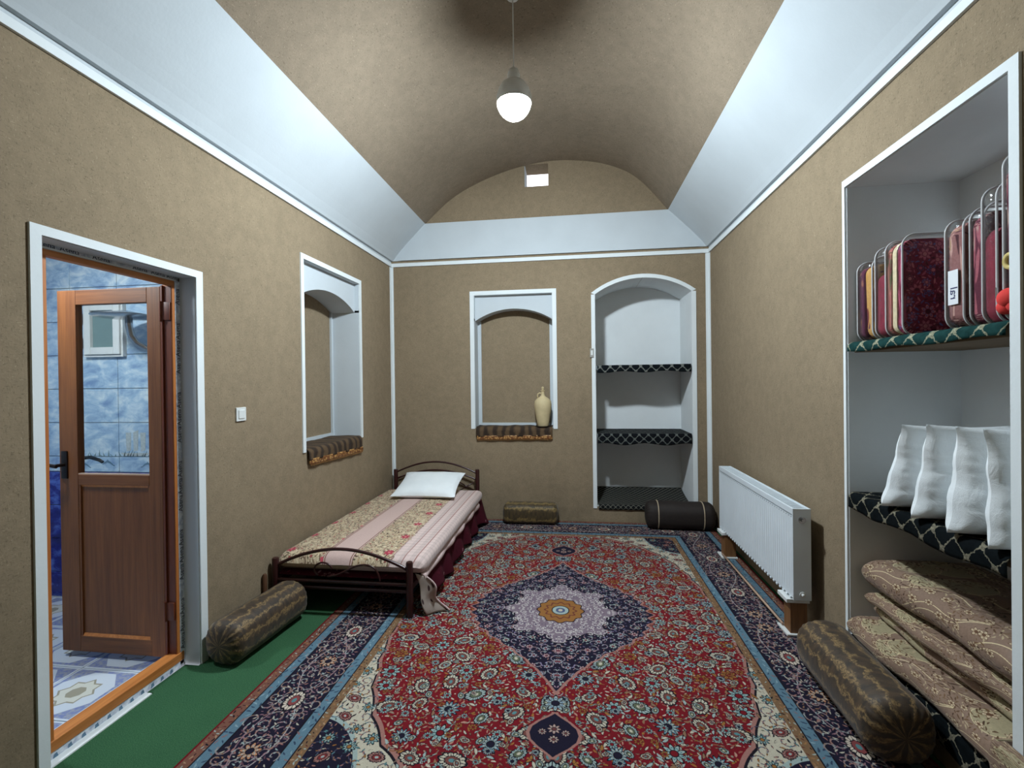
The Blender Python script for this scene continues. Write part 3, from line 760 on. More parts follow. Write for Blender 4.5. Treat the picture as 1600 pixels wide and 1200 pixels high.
# leaf, opened into the bathroom
LX0,LX1,LY0,LY1,LZ0,LZ1=-2.967,-2.297,2.330,2.370,.068,2.160
lf=obj('leaf',MB().rbox(LX0,LX0+.122,LY0,LY1,LZ0,LZ1,.003).rbox(LX1-.085,LX1,LY0,LY1,LZ0,LZ1,.003),m_door,d1,label='brown wood-look leaf standing open')
obj('leaf_rail',MB().rbox(LX0+.122,LX1-.085,LY0,LY1,LZ1-.085,LZ1,.003).rbox(LX0+.122,LX1-.085,LY0,LY1,1.035,1.095,.003).rbox(LX0+.122,LX1-.085,LY0,LY1,LZ0,LZ0+.09,.003),m_doorh,lf)
obj('leaf_panel',MB().box(LX0+.115,LX1-.08,LY0+.012,LY1-.008,LZ0+.08,1.045).box(LX0+.122,LX0+.134,LY0+.003,LY0+.014,LZ0+.09,1.035).box(LX1-.097,LX1-.085,LY0+.003,LY0+.014,LZ0+.09,1.035),m_door,lf)
obj('panel_bead',MB().prism([(LY0+.002,LZ0+.088),(LY0+.014,LZ0+.088),(LY0+.014,LZ0+.108)],0,LX0+.122,LX1-.085).prism([(LY0+.002,1.037),(LY0+.014,1.037),(LY0+.014,1.018)],0,LX0+.122,LX1-.085),m_orangeh,lf)
obj('glass_pane',MB().box(LX0+.118,LX1-.08,LY0+.018,LY0+.022,1.09,LZ1-.08),thin_glass('door_glass',(.985,.995,.99,1),.0,.02),lf)
obj('glazing_bead',MB().box(LX0+.122,LX1-.085,LY0+.002,LY0+.018,1.093,1.101),simple('pale_bead',srgb(186,160,140),.5,.1,20),lf)
obj('lock_plate',MB().rbox(LX0-.002,LX0+.001,LY0+.008,LY1-.008,1.04,1.26,.0005),m_chrome,lf)
for zz in (.33,2.02): obj('hinge',MB().rbox(LX1-.002,FX-.010,LY0-.004,LY0+.004,zz-.05,zz+.05,.002).tube([(LX1+.01,LY0-.006,zz-.055),(LX1+.01,LY0-.006,zz+.055)],.008,10),m_doorred,d1,smooth='auto')
obj('strike_plate',MB().rbox(FX-.03,FX-.012,DY0+.0995,DY0+.103,1.02,1.10,.001),m_blackm,d1)
hd=obj('handle',MB().rbox(LX0+.018,LX0+.058,LY0-.008,LY0,1.07,1.23,.003).tube([(LX0+.038,LY0,1.15),(LX0+.038,LY0-.05,1.152)],.010,10).tube([(LX0+.045,LY0-.052,1.148),(LX0+.01,LY0-.056,1.154),(LX0-.03,LY0-.058,1.158),(LX0-.055,LY0-.056,1.146)],[.011,.010,.010,.009],10),m_blackm,lf,smooth='auto')
obj('handle',MB().rbox(LX0+.018,LX0+.058,LY1,LY1+.008,1.07,1.23,.003).tube([(LX0+.038,LY1,1.17),(LX0+.038,LY1+.05,1.17)],.010,10).tube([(LX0+.035,LY1+.052,1.17),(LX0+.09,LY1+.058,1.178),(LX0+.15,LY1+.058,1.162),(LX0+.175,LY1+.056,1.15)],[.011,.011,.010,.009],10),m_blackm,lf,smooth='auto')

# threshold strip on the floor in front of the sill
obj('threshold_strip',MB().rbox(FX-.001,XL-.052,DY0,2.13,0,.010,.002),m_trim,None,'white plaster threshold strip under the bathroom door sill','threshold')

# ------------------------------------------------------------------ green carpet and the rug
t=NT('green_felt'); co=t.co(); t.col(t.mix(.6,t.ramp(t.noise(co,3,4),[(.3,srgb(44,78,54)),(.7,srgb(54,92,62))]),t.ramp(t.noise(co,260,2),[(.35,srgb(34,66,44)),(.65,srgb(70,110,78))])))
t.rough(1); t.b.inputs['Specular IOR Level'].default_value=.05; t.bump(t.noise(co,300,2),.6,.003)
mb=MB().prism([(XL+.001,YF+.001),(XR-.001,YF+.001),(XR-.001,YB-.001),(XL+.001,YB-.001),(XL+.001,DY1-.015),(FX+.012,DY1-.015),(FX+.012,2.135),(XL-.045,2.135),(XL-.045,DY0+.015),(XL+.001,DY0+.015)],2,.0005,.008)
obj('green_carpet',mb,t.m,None,'green felt carpet covering the floor, bare strip by the bathroom door','carpet')
RUGX0,RUGX1,RUGY0,RUGY1=-1.660,1.455,1.150,5.262
def rugf(u,v):
    x=RUGX0+(RUGX1-RUGX0)*u; y=RUGY0+(RUGY1-RUGY0)*v
    return (x,y,.0185+.0012*noise.noise(Vector((x*1.2,y*1.2,0))))
mb=MB().grid(rugf,60,80)
n0=len(mb.v)
# turned-down edge
for (a,b,c_,d) in ((0,0,1,0),(1,0,1,1),(1,1,0,1),(0,1,0,0)):
    mb.grid(lambda u,v,a=a,b=b,c_=c_,d=d:(lambda q:(q[0],q[1],q[2]*(1-v)+.008*v))(rugf(a+(c_-a)*u,b+(d-b)*u)),60,1,uvf=lambda u,v,a=a,b=b,c_=c_,d=d:(a+(c_-a)*u,b+(d-b)*u))
obj('persian_rug',mb,img_mat('rug_pile',rug_image(),.97,bump=.5,bs=420),None,'large red rug with navy diamond medallion and flower borders in mid floor','rug',smooth=True)

# ------------------------------------------------------------------ lamp
lp=thing('pendant_lamp',LAMP,'glowing white globe lamp hanging from the clay vault','lamp')
gl=MB(); r=.112
gl.lathe([(r*math.sin(a),-r*math.cos(a)*1.15) for a in [PI*k/20*.43+.02 for k in range(21)]],LAMP,32)
obj('bulb',gl,m_bulb,lp,smooth=True)
zt=LAMP[2]+r*1.15
obj('housing',MB().lathe([(r*math.sin(a)+.001,-r*math.cos(a)*1.15) for a in [PI*(.433+.44*k/10) for k in range(11)]],LAMP,32),m_plast,lp,smooth='auto')
obj('socket',MB().lathe([(.040,-.01),(.042,.03),(.03,.06),(.012,.075)],(LAMP[0],LAMP[1],zt),20),m_plast,lp,smooth='auto')
obj('cord',MB().tube([(LAMP[0],LAMP[1],zt+.07),(LAMP[0],LAMP[1],4.08)],.004,8),m_plast,lp)
obj('ceiling_cup',MB().lathe([(.045,-.0),(.04,-.02),(.012,-.035)][::-1],(LAMP[0],LAMP[1],4.096),20),m_plast,lp)

# wall switches
sw=thing('light_switch',(XL,2.735,1.368),'small white light switch on the left wall beside the bathroom door','switch')
obj('plate',MB().rbox(XL,XL+.010,2.692,2.780,1.368,1.456,.003),m_plast,sw)
obj('rocker',MB().rbox(XL+.008,XL+.015,2.708,2.764,1.384,1.440,.003),m_plast,sw)
s2=thing('wall_socket',(.216,YB,1.862),'small grey plate on the back wall at the edge of the arched cupboard','switch')
obj('plate',MB().rbox(.196,.236,YB-.022,YB,1.862,1.962,.003),simple('grey_plastic',srgb(150,148,142),.5,.05,20),s2)
obj('rocker',MB().rbox(.204,.228,YB-.027,YB-.02,1.885,1.940,.002),m_plast,s2)

# ------------------------------------------------------------------ lattice cloth on the shelves
def lattice_mat(name,ground,line,scale,width=.10,tri=None,flow=.02,plane='xz'):
    t=NT(name); c=t.co('UV',(scale,scale,scale)); 
    nz=t.n('ShaderNodeTexNoise'); nz.inputs['Scale'].default_value=9; t.l(c,nz.inputs['Vector'])
    sub=t.n('ShaderNodeVectorMath',operation='SUBTRACT'); sub.inputs[1].default_value=(.5,.5,.5); t.l(nz.outputs['Color'],sub.inputs[0])
    sc=t.n('ShaderNodeVectorMath',operation='SCALE'); sc.inputs[3].default_value=flow*8; t.l(sub.outputs[0],sc.inputs[0])
    ad=t.n('ShaderNodeVectorMath',operation='ADD'); t.l(c,ad.inputs[0]); t.l(sc.outputs[0],ad.inputs[1])
    sp=t.n('ShaderNodeSeparateXYZ'); t.l(ad.outputs[0],sp.inputs[0])
    su=t.math('SINE',t.math('MULTIPLY',sp.outputs[0],2*PI)); sv=t.math('COSINE',t.math('MULTIPLY',sp.outputs[1],2*PI))
    g=t.math('ABSOLUTE',t.math('ADD',su,sv))     # ogee net where sin+cos = 0
    f=t.math('LESS_THAN',g,width*2)
    g2=t.math('GREATER_THAN',t.math('ABSOLUTE',t.math('SUBTRACT',su,sv)),2-width*2.2)
    f=t.math('MAXIMUM',f,g2)
    base=t.ramp(t.noise(t.co(),40,3),[(.35,tuple(x*.75 for x in ground[:3])+(1,)),(.65,tuple(x*1.2 for x in ground[:3])+(1,))])
    fl_=t.ramp(t.noise(c,14,4,.7),[(.44,tuple(x*.45 for x in line[:3])+(1,)),(.6,line)])
    t.col(t.mix(f,base,fl_)); t.rough(.9); t.b.inputs['Specular IOR Level'].default_value=.06; return t.m
m_lat=lattice_mat('dark_lattice_cloth',(.006,.008,.010,1),srgb(132,134,128),9.0,.14)
m_latf=lattice_mat('fine_lattice_cloth',(.006,.007,.009,1),srgb(110,114,110),10.0,.15)
m_latg=lattice_mat('green_lattice_cloth',(.010,.040,.038,1),srgb(158,158,134),8.5,.12)
m_latd=lattice_mat('black_green_lattice_cloth',(.004,.006,.007,1),srgb(134,128,110),8.5,.085)
def shelf_cloth(axis,u0,u1,front,dirn,depth,ztop,hang,seed,over=.016,back_rise=0,wob=.006,bulge=0,tilt=0):
    """runner laid on a shelf, its front edge hanging down; u runs along the shelf"""
    mb=MB(); tot=depth+hang
    def fn(u,v):
        s_=v*tot; uu=u0+(u1-u0)*u
        wv=wob*noise.noise(Vector((uu*9,s_*5,seed)))
        if s_<depth: d=depth-s_; z=ztop+.003+wv*.3+back_rise*(d/depth)**2+tilt*u; o_=0
        else:
            q=(s_-depth); d=-over*min(1,q/.02)-wv*1.2*q/hang; z=ztop+.003-q+tilt*u
            z=z+(.10*hang*math.sin(uu*14+seed)*q/hang if bulge else 0)
        p=front+dirn*d
        return (p,uu,z) if axis==0 else (uu,p,z)
    nv_=40; mb.grid(fn,60,nv_,uvf=lambda u,v:((u0+(u1-u0)*u),v*tot))
    return mb
def solidify(o,t_,off=0):
    md=o.modifiers.new('thick','SOLIDIFY'); md.thickness=t_; md.offset=off
m_board=wood('raw_shelf_board',srgb(92,74,52),srgb(130,108,80),0,.8)
m_boardy=wood('raw_shelf_board_long',srgb(86,70,50),srgb(122,102,76),1,.8)
for k,(zt_,zb_,lab,mm,hg) in enumerate(((1.768,1.722,'upper shelf board in the arched cupboard',m_lat,.078),(1.000,.955,'lower shelf board in the arched cupboard',m_latf,.115))):
    obj('shelf_board',MB().rbox(CX0+.013,CX1-.013,YB+.020,YB+CD-.004,zb_,zt_,.003),m_white,None,lab,'shelf')
    o=obj('shelf_runner',shelf_cloth(1,CX0+.016,CX1-.016,YB+.004,1,CD-.02,zt_,hg,k*3.1,.012,0,.006,1),mm,None,
        ('black net-patterned cloth on the upper shelf of the arched cupboard','black net-patterned cloth on the middle shelf of the arched cupboard')[k],'cloth',smooth=True); solidify(o,.002,1)
m_chk=lattice_mat('black_check_cloth',(.012,.013,.014,1),srgb(112,110,100),18.0,.22,flow=.01)
o=obj('shelf_runner',shelf_cloth(1,CX0+.016,CX1-.016,YB-.012,1,CD-.0,CZ0+.02,.052,7.7,.004,.08,.004),m_chk,None,'black checked cloth on the floor of the arched cupboard','cloth',smooth=True); solidify(o,.002,1)

# ------------------------------------------------------------------ sill cloths and the jar
t=NT('brown_plush'); c=t.co('UV',(1,1,1)); sp=t.n('ShaderNodeSeparateXYZ'); t.l(c,sp.inputs[0])
w_=t.math('SINE',t.math('ADD',t.math('MULTIPLY',sp.outputs[0],62),t.math('MULTIPLY',t.noise(c,7,3),7)))
t.col(t.ramp(t.math('MULTIPLY_ADD',w_,.5,.5),[(.2,srgb(42,28,16)),(.8,srgb(84,64,42))])); t.rough(.9); m_plush=t.m
t=NT('gold_braid'); c=t.co('UV',(1,1,1)); v=t.n('ShaderNodeTexVoronoi'); v.inputs['Scale'].default_value=55; t.l(c,v.inputs['Vector'])
t.col(t.ramp(v.outputs['Distance'],[(.1,srgb(206,160,96)),(.6,srgb(110,66,32))])); t.rough(.45); t.bump(v.outputs['Distance'],.8,.004); m_braid=t.m
def sill_cloth(axis,u0,u1,front,dirn,ztop,depth,seed,skew,label):
    th_=thing('sill_cloth',((front,(u0+u1)/2,ztop-.15) if axis==0 else ((u0+u1)/2,front,ztop-.15)),label,'cloth')
    hang=.105; tot=depth+hang
    P=lambda d,uu,z:((front+dirn*d,uu,z) if axis==0 else (uu,front+dirn*d,z))
    def fn(u,v):
        s_=v*tot; uu=u0+(u1-u0)*u; wv=.008*noise.noise(Vector((uu*11,s_*7,seed)))
        if s_<depth: return P(depth-s_,uu,ztop+.010+wv*.8)
        q=s_-depth; a=min(1,q/.03)
        return P(-.020*a-.006*abs(math.sin(uu*26+seed))*a,uu,ztop+.010-q*(.8 if q<.03 else 1)+skew*(u-.5)*q/hang*1.0)
    o=obj('cloth',MB().grid(fn,70,28,uvf=lambda u,v:((u0+(u1-u0)*u),v*tot)),m_plush,th_,smooth=True); solidify(o,.004,1)
    def br(u,v):
        uu=u0+.01+(u1-u0-.01)*u; q=fn(u,1.0); return P(-.026-.004*math.sin(uu*30+seed),uu,q[2]+.012-.045*v)
    o=gb_=obj('gold_braid',MB().grid(br,70,5,uvf=lambda u,v:((u0+(u1-u0)*u),v*.045)),m_braid,th_,label='gold braid edging',smooth=True); solidify(o,.006,0)
    fr=MB()
    n_=int((u1-u0)/.0085)
    for k in range(n_):
        uu=u0+.015+(u1-u0-.02)*k/n_; q=br((uu-u0)/(u1-u0),1.0)
        a=Vector(q); fr.tube([a+Vector((0,0,.004)),a+Vector((0,0,-.013-.004*math.sin(k*1.7)))],[.0034,.0012],5)
    obj('fringe',fr,m_braid,gb_,kind='stuff')
    return th_
sill_cloth(0,NY0+.014,NY1-.014,XL,-1,NZ0,.285,1.3,-.03,'brown plush cloth with gold braid on the left-wall niche sill')
sill_cloth(1,BX0+.014,BX1-.014,YB,1,BZ0,.19,4.4,.01,'brown plush cloth with gold braid on the back-wall niche sill')
# clay jar
m_clay=simple('cream_clay',srgb(196,178,138),.7,.08,14,0,.15,200)
jx,jy,jz=-.345,YB+.060,BZ0+.018
jr=thing('clay_jar',(jx,jy,jz),'cream clay bottle-shaped jar with handle and stopper in the back niche','jar')
obj('body',MB().lathe([(.062,0),(.066,.006),(.074,.06),(.088,.14),(.098,.21),(.100,.25),(.092,.29),(.066,.318),(.038,.334),(.022,.350),(.018,.375),(.019,.398),(.026,.406)],(jx,jy,jz),36),m_clay,jr,smooth='auto')
hp=[(jx-.016,jy,jz+.372),(jx-.034,jy,jz+.380),(jx-.054,jy,jz+.372),(jx-.062,jy,jz+.350),(jx-.056,jy,jz+.322)]
obj('handle',MB().tube(hp,[.007,.008,.008,.007,.007],10),m_clay,jr,smooth=True)
obj('stopper',MB().lathe([(.026,.407),(.026,.412),(.009,.416),(.011,.424),(.016,.436),(.012,.449),(.003,.453)],(jx,jy,jz),20),m_clay,jr,smooth='auto')
obj('saucer',MB().lathe([(.07,-.006),(.095,-.004),(.100,.004),(.07,.0)],(jx,jy,jz),28),simple('dark_glass_dish',srgb(60,56,50),.2,.1,10),jr)

# ------------------------------------------------------------------ bolsters
def bolster_mat(name,dark,mid,gold,bands,wob=.5):
    t=NT(name); c=t.co('UV'); sp=t.n('ShaderNodeSeparateXYZ'); t.l(c,sp.inputs[0])
    zig=t.math('MULTIPLY',t.noise(c,16,3,.6),wob*.16)
    a=t.math('ADD',sp.outputs[0],zig)
    b_=t.math('FRACT',t.math('MULTIPLY',a,float(bands)))
    band=t.ramp(b_,[(.0,(0,0,0)),(.22,(1,1,1)),(.36,(1,1,1)),(.5,(0,0,0))])
    sp2=t.ramp(t.noise(t.co('UV',(34,26,1)),3.0,5,.75,.6),[(.40,(0,0,0)),(.56,(1,1,1))])
    f=t.math('MULTIPLY',band,sp2)
    base=t.ramp(t.noise(t.co('UV',(6,14,1)),2.0,4),[(.35,dark),(.65,mid)])
    t.col(t.mix(f,base,gold)); t.rough(.62); t.b.inputs['Sheen Weight'].default_value=.12
    t.bump(t.noise(t.co('UV',(120,160,1)),2,2),.25,.003); return t.m
m_bol=bolster_mat('brown_gold_brocade',srgb(38,28,17),srgb(68,50,30),srgb(132,106,66),12,.9)
m_bol2=bolster_mat('olive_gold_brocade',srgb(48,38,18),srgb(74,58,30),srgb(140,116,66),7,1.3)
m_bolp=simple('plain_dark_brown_cloth',srgb(32,23,19),.75,.2,30,0,.2,200)
def bolster(name,a,b,R,sq,label,mat,pleat=True,group=None):
    """a,b end centres; R radius; lies on z0"""
    a=Vector(a); b=Vector(b); ax=(b-a); L=ax.length; ax.normalize(); sd=ax.cross(Vector((0,0,1))).normalized(); u_=Vector((0,0,1))
    z0=a.z-R
    def fn(u,v):
        th_=2*PI*u; e=.17
        if v<e: q=v/e; s_=L*.10*(1-math.cos(q*PI/2)); rr_=R*(math.sin(q*PI/2)**.62)
        elif v>1-e: q=(1-v)/e; s_=L-L*.10*(1-math.cos(q*PI/2)); rr_=R*(math.sin(q*PI/2)**.62)
        else: q=1; s_=L*(.10+.80*(v-e)/(1-2*e)); rr_=R
        if pleat and q<1: rr_*=1+.05*(1-q)*math.sin(th_*22)
        ct,st=math.cos(th_),math.sin(th_); k=sq
        px=math.copysign(abs(ct)**k,ct)*rr_; pz=math.copysign(abs(st)**k,st)*rr_
        px*=1+.02*noise.noise(Vector((ct*1.5,st*1.5,s_*5))); pz*=1+.03*noise.noise(Vector((ct*2,st*2,s_*6+3)))
        w=a+ax*s_+sd*px+u_*pz
        w.z=max(w.z,z0+.010*(1-min(1,rr_/R)) ); 
        return w
    th_=thing(name,(((a+b)/2).x,((a+b)/2).y,z0),label,'bolster',group)
    obj('cover',MB().grid(fn,88,44,wrapu=True),mat,th_,smooth=True)
    return th_,fn
FZ=.008; RZ=.0195
bolster('bolster',(-1.985,2.35,FZ+.127),(-1.925,2.985,FZ+.127),.126,.85,'brown gold-striped bolster on the green carpet against the left wall',m_bol)
bolster('bolster',(-.795,YB-.120,RZ+.113),(-.175,YB-.120,RZ+.113),.112,.62,'short olive-gold bolster under the back-wall niche',m_bol2,False)
bt,bf=bolster('bolster',(.755,YB-.160,RZ+.141),(1.462,YB-.185,RZ+.141),.140,.8,'plain dark brown bolster with two cream bands in the back right corner',m_bolp)
m_pipe=simple('cream_piping',srgb(176,158,132),.6,.08,40)
for vv in (.235,.765):
    obj('piping',MB().tube([bf(k/60,vv)+Vector((0,0,.0)) for k in range(60)],.006,6,closed=True),m_pipe,bt,smooth=True)
bolster('bolster',(1.300,2.02,RZ+.140),(1.325,2.74,RZ+.140),.137,.85,'big brown gold-striped bolster below the right-wall shelves',m_bol)

# ------------------------------------------------------------------ bed
bx0,bx1,by0,by1=-2.085,-1.108,3.005,5.17
bed=thing('bed',(-1.6,4.09,0),'low single bed frame of dark maroon steel tube along the left wall','bed')
pr=.0235
def post(x,y,z0,z1): return MB().lathe([(pr*.9,z0),(pr,z0+.004),(pr,z1-.008),(pr*.85,z1)],(x,y,0),20)
RUGT=.0195
for (x,y,zt_,z0) in ((bx0+.0,by0,.385,FZ),(bx1,by0,.392,RUGT),(bx0+.03,by1,.600,FZ),(bx1+.02,by1,.608,RUGT)):
    obj('leg',post(x,y,z0,zt_),m_maroon,bed,smooth='auto')
def arc(xa,xb,y,za,zm,n=24): return [(xa+(xb-xa)*k/n,y,za+(zm-za)*math.sin(PI*k/n)**.9) for k in range(n+1)]
fb_=obj('footboard',MB().tube(arc(bx0+.01,bx1-.01,by0,.335,.462),.011,10).tube([(bx0,by0,.235),(bx1,by0,.235)],.013,10).tube([(bx0,by0,.190),(bx1,by0,.190)],.013,10),m_maroon,bed,smooth='auto')
def scr(pts): return MB().tube(pts,.0065,8)
sc_=[]
for k in range(30):
    a=k/29*4.6; sc_.append((-1.735+ .058*math.cos(2.2-a)*-1,by0-.004,.315+.055*math.sin(2.2-a)*-1))
cx_=-1.72
loop=[(cx_+.065*math.cos(a),by0-.016,.322+.048*math.sin(a)) for a in [0.1+ k*.19 for k in range(22)]]
tail=[(cx_+.03,by0-.016,.275),(cx_+.10,by0-.016,.290),(cx_+.17,by0-.016,.322),(cx_+.24,by0-.016,.355),(cx_+.31,by0-.016,.366),(cx_+.37,by0-.016,.345),(cx_+.40,by0-.016,.30),(cx_+.41,by0-.016,.26)]
obj('scroll',scr(loop),m_maroon,bed,smooth=True); obj('scroll',scr([Vector((q[0],by0-.016,q[1])) for q in smooth_curve([(p[0],p[2]) for p in tail],5)]),m_maroon,bed,smooth=True)
obj('headboard',MB().tube(arc(bx0+.04,bx1+.01,by1,.565,.690),.010,10).tube(arc(bx0+.04,bx1+.01,by1,.490,.595),.010,10).tube([(bx0+.03,by1,.24),(bx1+.02,by1,.24)],.012,10),m_maroon,bed,smooth='auto')
for (xa,xb) in ((-1.13,-1.34),(-1.13,-1.30),(-2.03,-1.84),(-2.03,-1.88)):
    obj('brace',MB().tube([(xa,by1,.46 if abs(xa-xb)>.195 else .37),(xb,by1,.34 if abs(xa-xb)>.195 else .46)],.006,8),m_maroon,bed,smooth=True)
obj('side_rail',MB().rbox(bx0-.012,bx0+.012,by0,by1,.19,.235,.003),m_maroon,bed); obj('side_rail',MB().rbox(bx1-.012,bx1+.012,by0,by1,.19,.235,.003),m_maroon,bed)
for k in range(9): obj('slat',MB().rbox(bx0+.012,bx1-.012,by0+.12+.225*k,by0+.20+.225*k,.215,.232,.002),m_maroon,bed)
# soft slabs
def slab(x0,x1,y0,y1,z0,z1,r,nz=.006,seed=0,nu=70,nv=90,crown=.0,ky=1.0):
    """closed rounded slab; u goes round the cross-section in x-z, v along y"""
    w=x1-x0; h=z1-z0; cx=(x0+x1)/2; cz=(z0+z1)/2
    # outline by arclength, starting at bottom middle, counter-clockwise: right side then top
    pts=[]
    def corner(cx_,cz_,a0): return [(cx_+r*math.cos(a0+PI/2*k/6),cz_+r*math.sin(a0+PI/2*k/6)) for k in range(7)]
    pts+= [(cx,z0)]+corner(x1-r,z0+r,-PI/2)+corner(x1-r,z1-r,0)
    for k in range(1,24): pts.append((x1-r-(w-2*r)*k/24,z1))
    pts+= corner(x0+r,z1-r,PI/2)+corner(x0+r,z0+r,PI)
    n=len(pts)
    def fn(u,v):
        i=int(round(u*n))%n; px,pz=pts[i]; yy=y0+(y1-y0)*v
        # round the two ends
        e=min(v,1-v)*(y1-y0); s_=1.0; re=min(.10,r*2.2)
        if e<re: s_=1-(1-math.sqrt(max(0,1-((re-e)/re)**2)))*.98
        insx=r*(1-s_)
        x=cx+(px-cx)*(1-insx*2/w*.6); z=cz+(pz-cz)*(s_ if s_>0.02 else .02)
        if pz>cz: z+=crown*math.sin(PI*min(1,max(0,(px-x0)/w)))*math.sin(PI*v)**.4
        q=noise.noise(Vector((px*5,yy*5*ky,pz*5+seed)))+.5*noise.noise(Vector((px*13,yy*11*ky,pz*9+seed)))
        x+=nz*q*.8; z+=nz*q
        return (x,yy,max(z,z0))
    return fn,n,pts
mat_m=img_mat('mattress_print',floral_image('burgundy_print',(70,16,30),[(140,112,112),(110,40,56),(60,14,26)],21,34,14),.9,(3,5,1))
fn,n,pts=slab(bx0-.01,bx1+.06,by0+.03,by1-.05,.236,.278,.018,.002,2)
mb=MB().grid(fn,n,40,wrapu=True); obj('mattress',mb,mat_m,None,'thin mattress wrapped in burgundy and cream cloth on the low bed','mattress',smooth=True)
fn,n,pts=slab(bx0-.020,bx1+.095,by0+.026,by1-.06,.280,.398,.05,.005,5,crown=.012)
# top print: u from x (keeps running down the right side)
X0=bx0-.020
def buv(u,v):
    i=int(round(u*n)); i=min(i,n-1); px,pz=pts[i]
    if pz<.348 and px>-1.6: d=1.11+(.348-pz)
    else: d=px-X0
    if px>bx1+.05: d=(bx1+.05-X0)+(.398-pz)+ (px-bx1-.05)
    return (min(.999,max(0,d)/1.35), (fn(0,v)[1]-by0)/1.95*.9)
mb=MB().grid(fn,n,110,uvf=buv,wrapu=True)
m_blk=img_mat('printed_blanket_cloth',blanket_image(),.92,(1,1,1),.3,200,.15)
obj('printed_blanket',mb,m_blk,None,'cream and pink floral striped blanket spread over the low bed','blanket',smooth=True)
# folded pinkish blanket showing at the side, in two folds
m_pinkb=simple('pale_pink_blanket',srgb(196,172,168),.95,.12,20,0,.3,150)
mb=MB()
def fold(u,v):
    yy=by0+.05+(by1-by0-.30)*v; a=-PI/2+PI*u*1.0
    w=.034+.010*noise.noise(Vector((yy*5,1.3,2)))
    return (bx1+.055+w*math.cos(a)+.006*math.sin(yy*17), yy, .262+.034*math.sin(a)+.007*noise.noise(Vector((yy*6,u*2,0))))
mb.grid(fold,14,80); o=obj('folded_blanket',mb,m_pinkb,None,'pale pink blanket folded in under the printed one, open bed side','blanket',smooth=True); solidify(o,.008,-1)
# burgundy blanket hanging down the open side
m_burg=img_mat('burgundy_blanket_cloth',floral_image('burgundy_flowers',(64,12,26),[(50,10,22),(76,18,32),(64,12,26),(130,90,94)],31,46,16),.95,(2.2,.6,1),.4,260)
def drape(u,v):
    yy=by0+.06+(by1-by0-.02)*u
    bottom=.07-.02*u+.02*math.sin(yy*8)-(.06*max(0,(u-.86)/.14)); z=.262+(bottom-.262)*v
    x=bx1+.052+.045*v+.022*v*math.sin(yy*19+2*noise.noise(Vector((yy*3,0,0))))+.05*v*max(0,(u-.8)/.2)
    return (x,yy,max(z,.022))
o=obj('hanging_blanket',MB().grid(drape,120,16,uvf=lambda u,v:(u*2,v*.5)),m_burg,None,'dark burgundy blanket hanging down the open side of the bed','blanket',smooth=True); solidify(o,.006,0)
# turned-out corner of that blanket at the foot, pale side out
t=NT('spotted_reverse'); c=t.co('UV'); v=t.n('ShaderNodeTexVoronoi'); v.inputs['Scale'].default_value=3.4; t.l(c,v.inputs['Vector'])
t.col(t.mix(t.ramp(v.outputs['Distance'],[(.20,(1,1,1)),(.30,(0,0,0))]),srgb(164,152,142),srgb(62,40,40))); t.rough(.95); m_spot=t.m
def flap(u,v):
    # quad: top-left at post, top-right, tip on rug, bottom-left
    A=Vector((bx1+.028,by0+.035,.300)); B=Vector((bx1+.10,by0+.06,.27)); C=Vector((-.880,3.10,.026)); D=Vector((-1.005,3.035,.026))
    top=A.lerp(B,u); bot=D.lerp(C,u); p=top.lerp(bot,v)
    p.y+=.020*math.sin(v*6+u*3)*v; p.x+=.022*math.sin(v*7.0)*(.3+u)
    return p
o=obj('blanket_corner',MB().grid(flap,16,24),m_spot,None,'loose blanket corner with dark spots trailing beside the front bed post','blanket',smooth=True); solidify(o,.005,0)
o=obj('blanket_hem',MB().tube([flap(1,k/20)+Vector((.002,-.004,.002)) for k in range(21)],.006,8),m_pinkb,None,'pale rolled hem along the spotted blanket corner','hem',smooth=True)
# pillow on the bed
def pillow(cx,cy,cz,w,d,t_,rot,seed,wr=.010,n=30,sag=0.0,ear=.10):
    mb=MB(); Rm=rot
    def half(sg):
        def fn(u,v):
            a=2*u-1; b=2*v-1
            th_=((1-a**4)*(1-b**4))**.5*(.72+.28*math.cos(a*1.3)*math.cos(b*1.3))
            pin=1-ear*(b*b)*(1-abs(a))*abs(a)*0-.055*(1-b*b)*a*a*0
            x=a*w/2*(1-.07*(1-b*b)**1*(abs(a)**3)); y=b*d/2*(1-.07*(1-a*a)*(abs(b)**3))
            k=1+sag*(-b)
            q=noise.noise(Vector((a*2.2+seed,b*2.8,sg)))+.6*abs(noise.noise(Vector((a*5+seed,b*3.2,sg*2))))
            edge=(1-a**6)*(1-b**6)
            z=sg*(t_/2*th_*k+wr*q*edge)
            return Rm@Vector((x,y,z))+Vector((cx,cy,cz))
        return fn
    mb.grid(half(1),n,n); mb.grid(half(-1),n,n); return mb
m_pil=NT('white_cotton'); co=m_pil.co(); m_pil.col(m_pil.ramp(m_pil.noise(co,4,3),[(.3,(.74,.78,.80,1)),(.7,(.82,.85,.86,1))])); m_pil.rough(.9); m_pil.bump(m_pil.math('ADD',m_pil.noise(co,14,4,.6,1.0),m_pil.math('MULTIPLY',m_pil.noise(co,300,2),.15)),.35,.012); m_pil=m_pil.m
PZ=.514
R1=Matrix.Rotation(.015,3,'Z')@Matrix.Rotation(math.radians(15.5),3,'X')
obj('pillow',pillow(-1.535,4.80,PZ,.68,.54,.13,R1,3,.007),m_pil,None,'white pillow leaning on the headboard of the low bed','pillow',smooth=True)
# brown wooden stick between the wall and the bed foot
obj('wooden_stick',MB().lathe([(.014,FZ),(.016,.05),(.016,.29),(.010,.302)],(-2.112,2.925,0),12),wood('stick_wood',srgb(70,44,28),srgb(96,62,40),2,.5),None,'short brown wooden stick standing between left wall and bed foot','stick',smooth='auto')

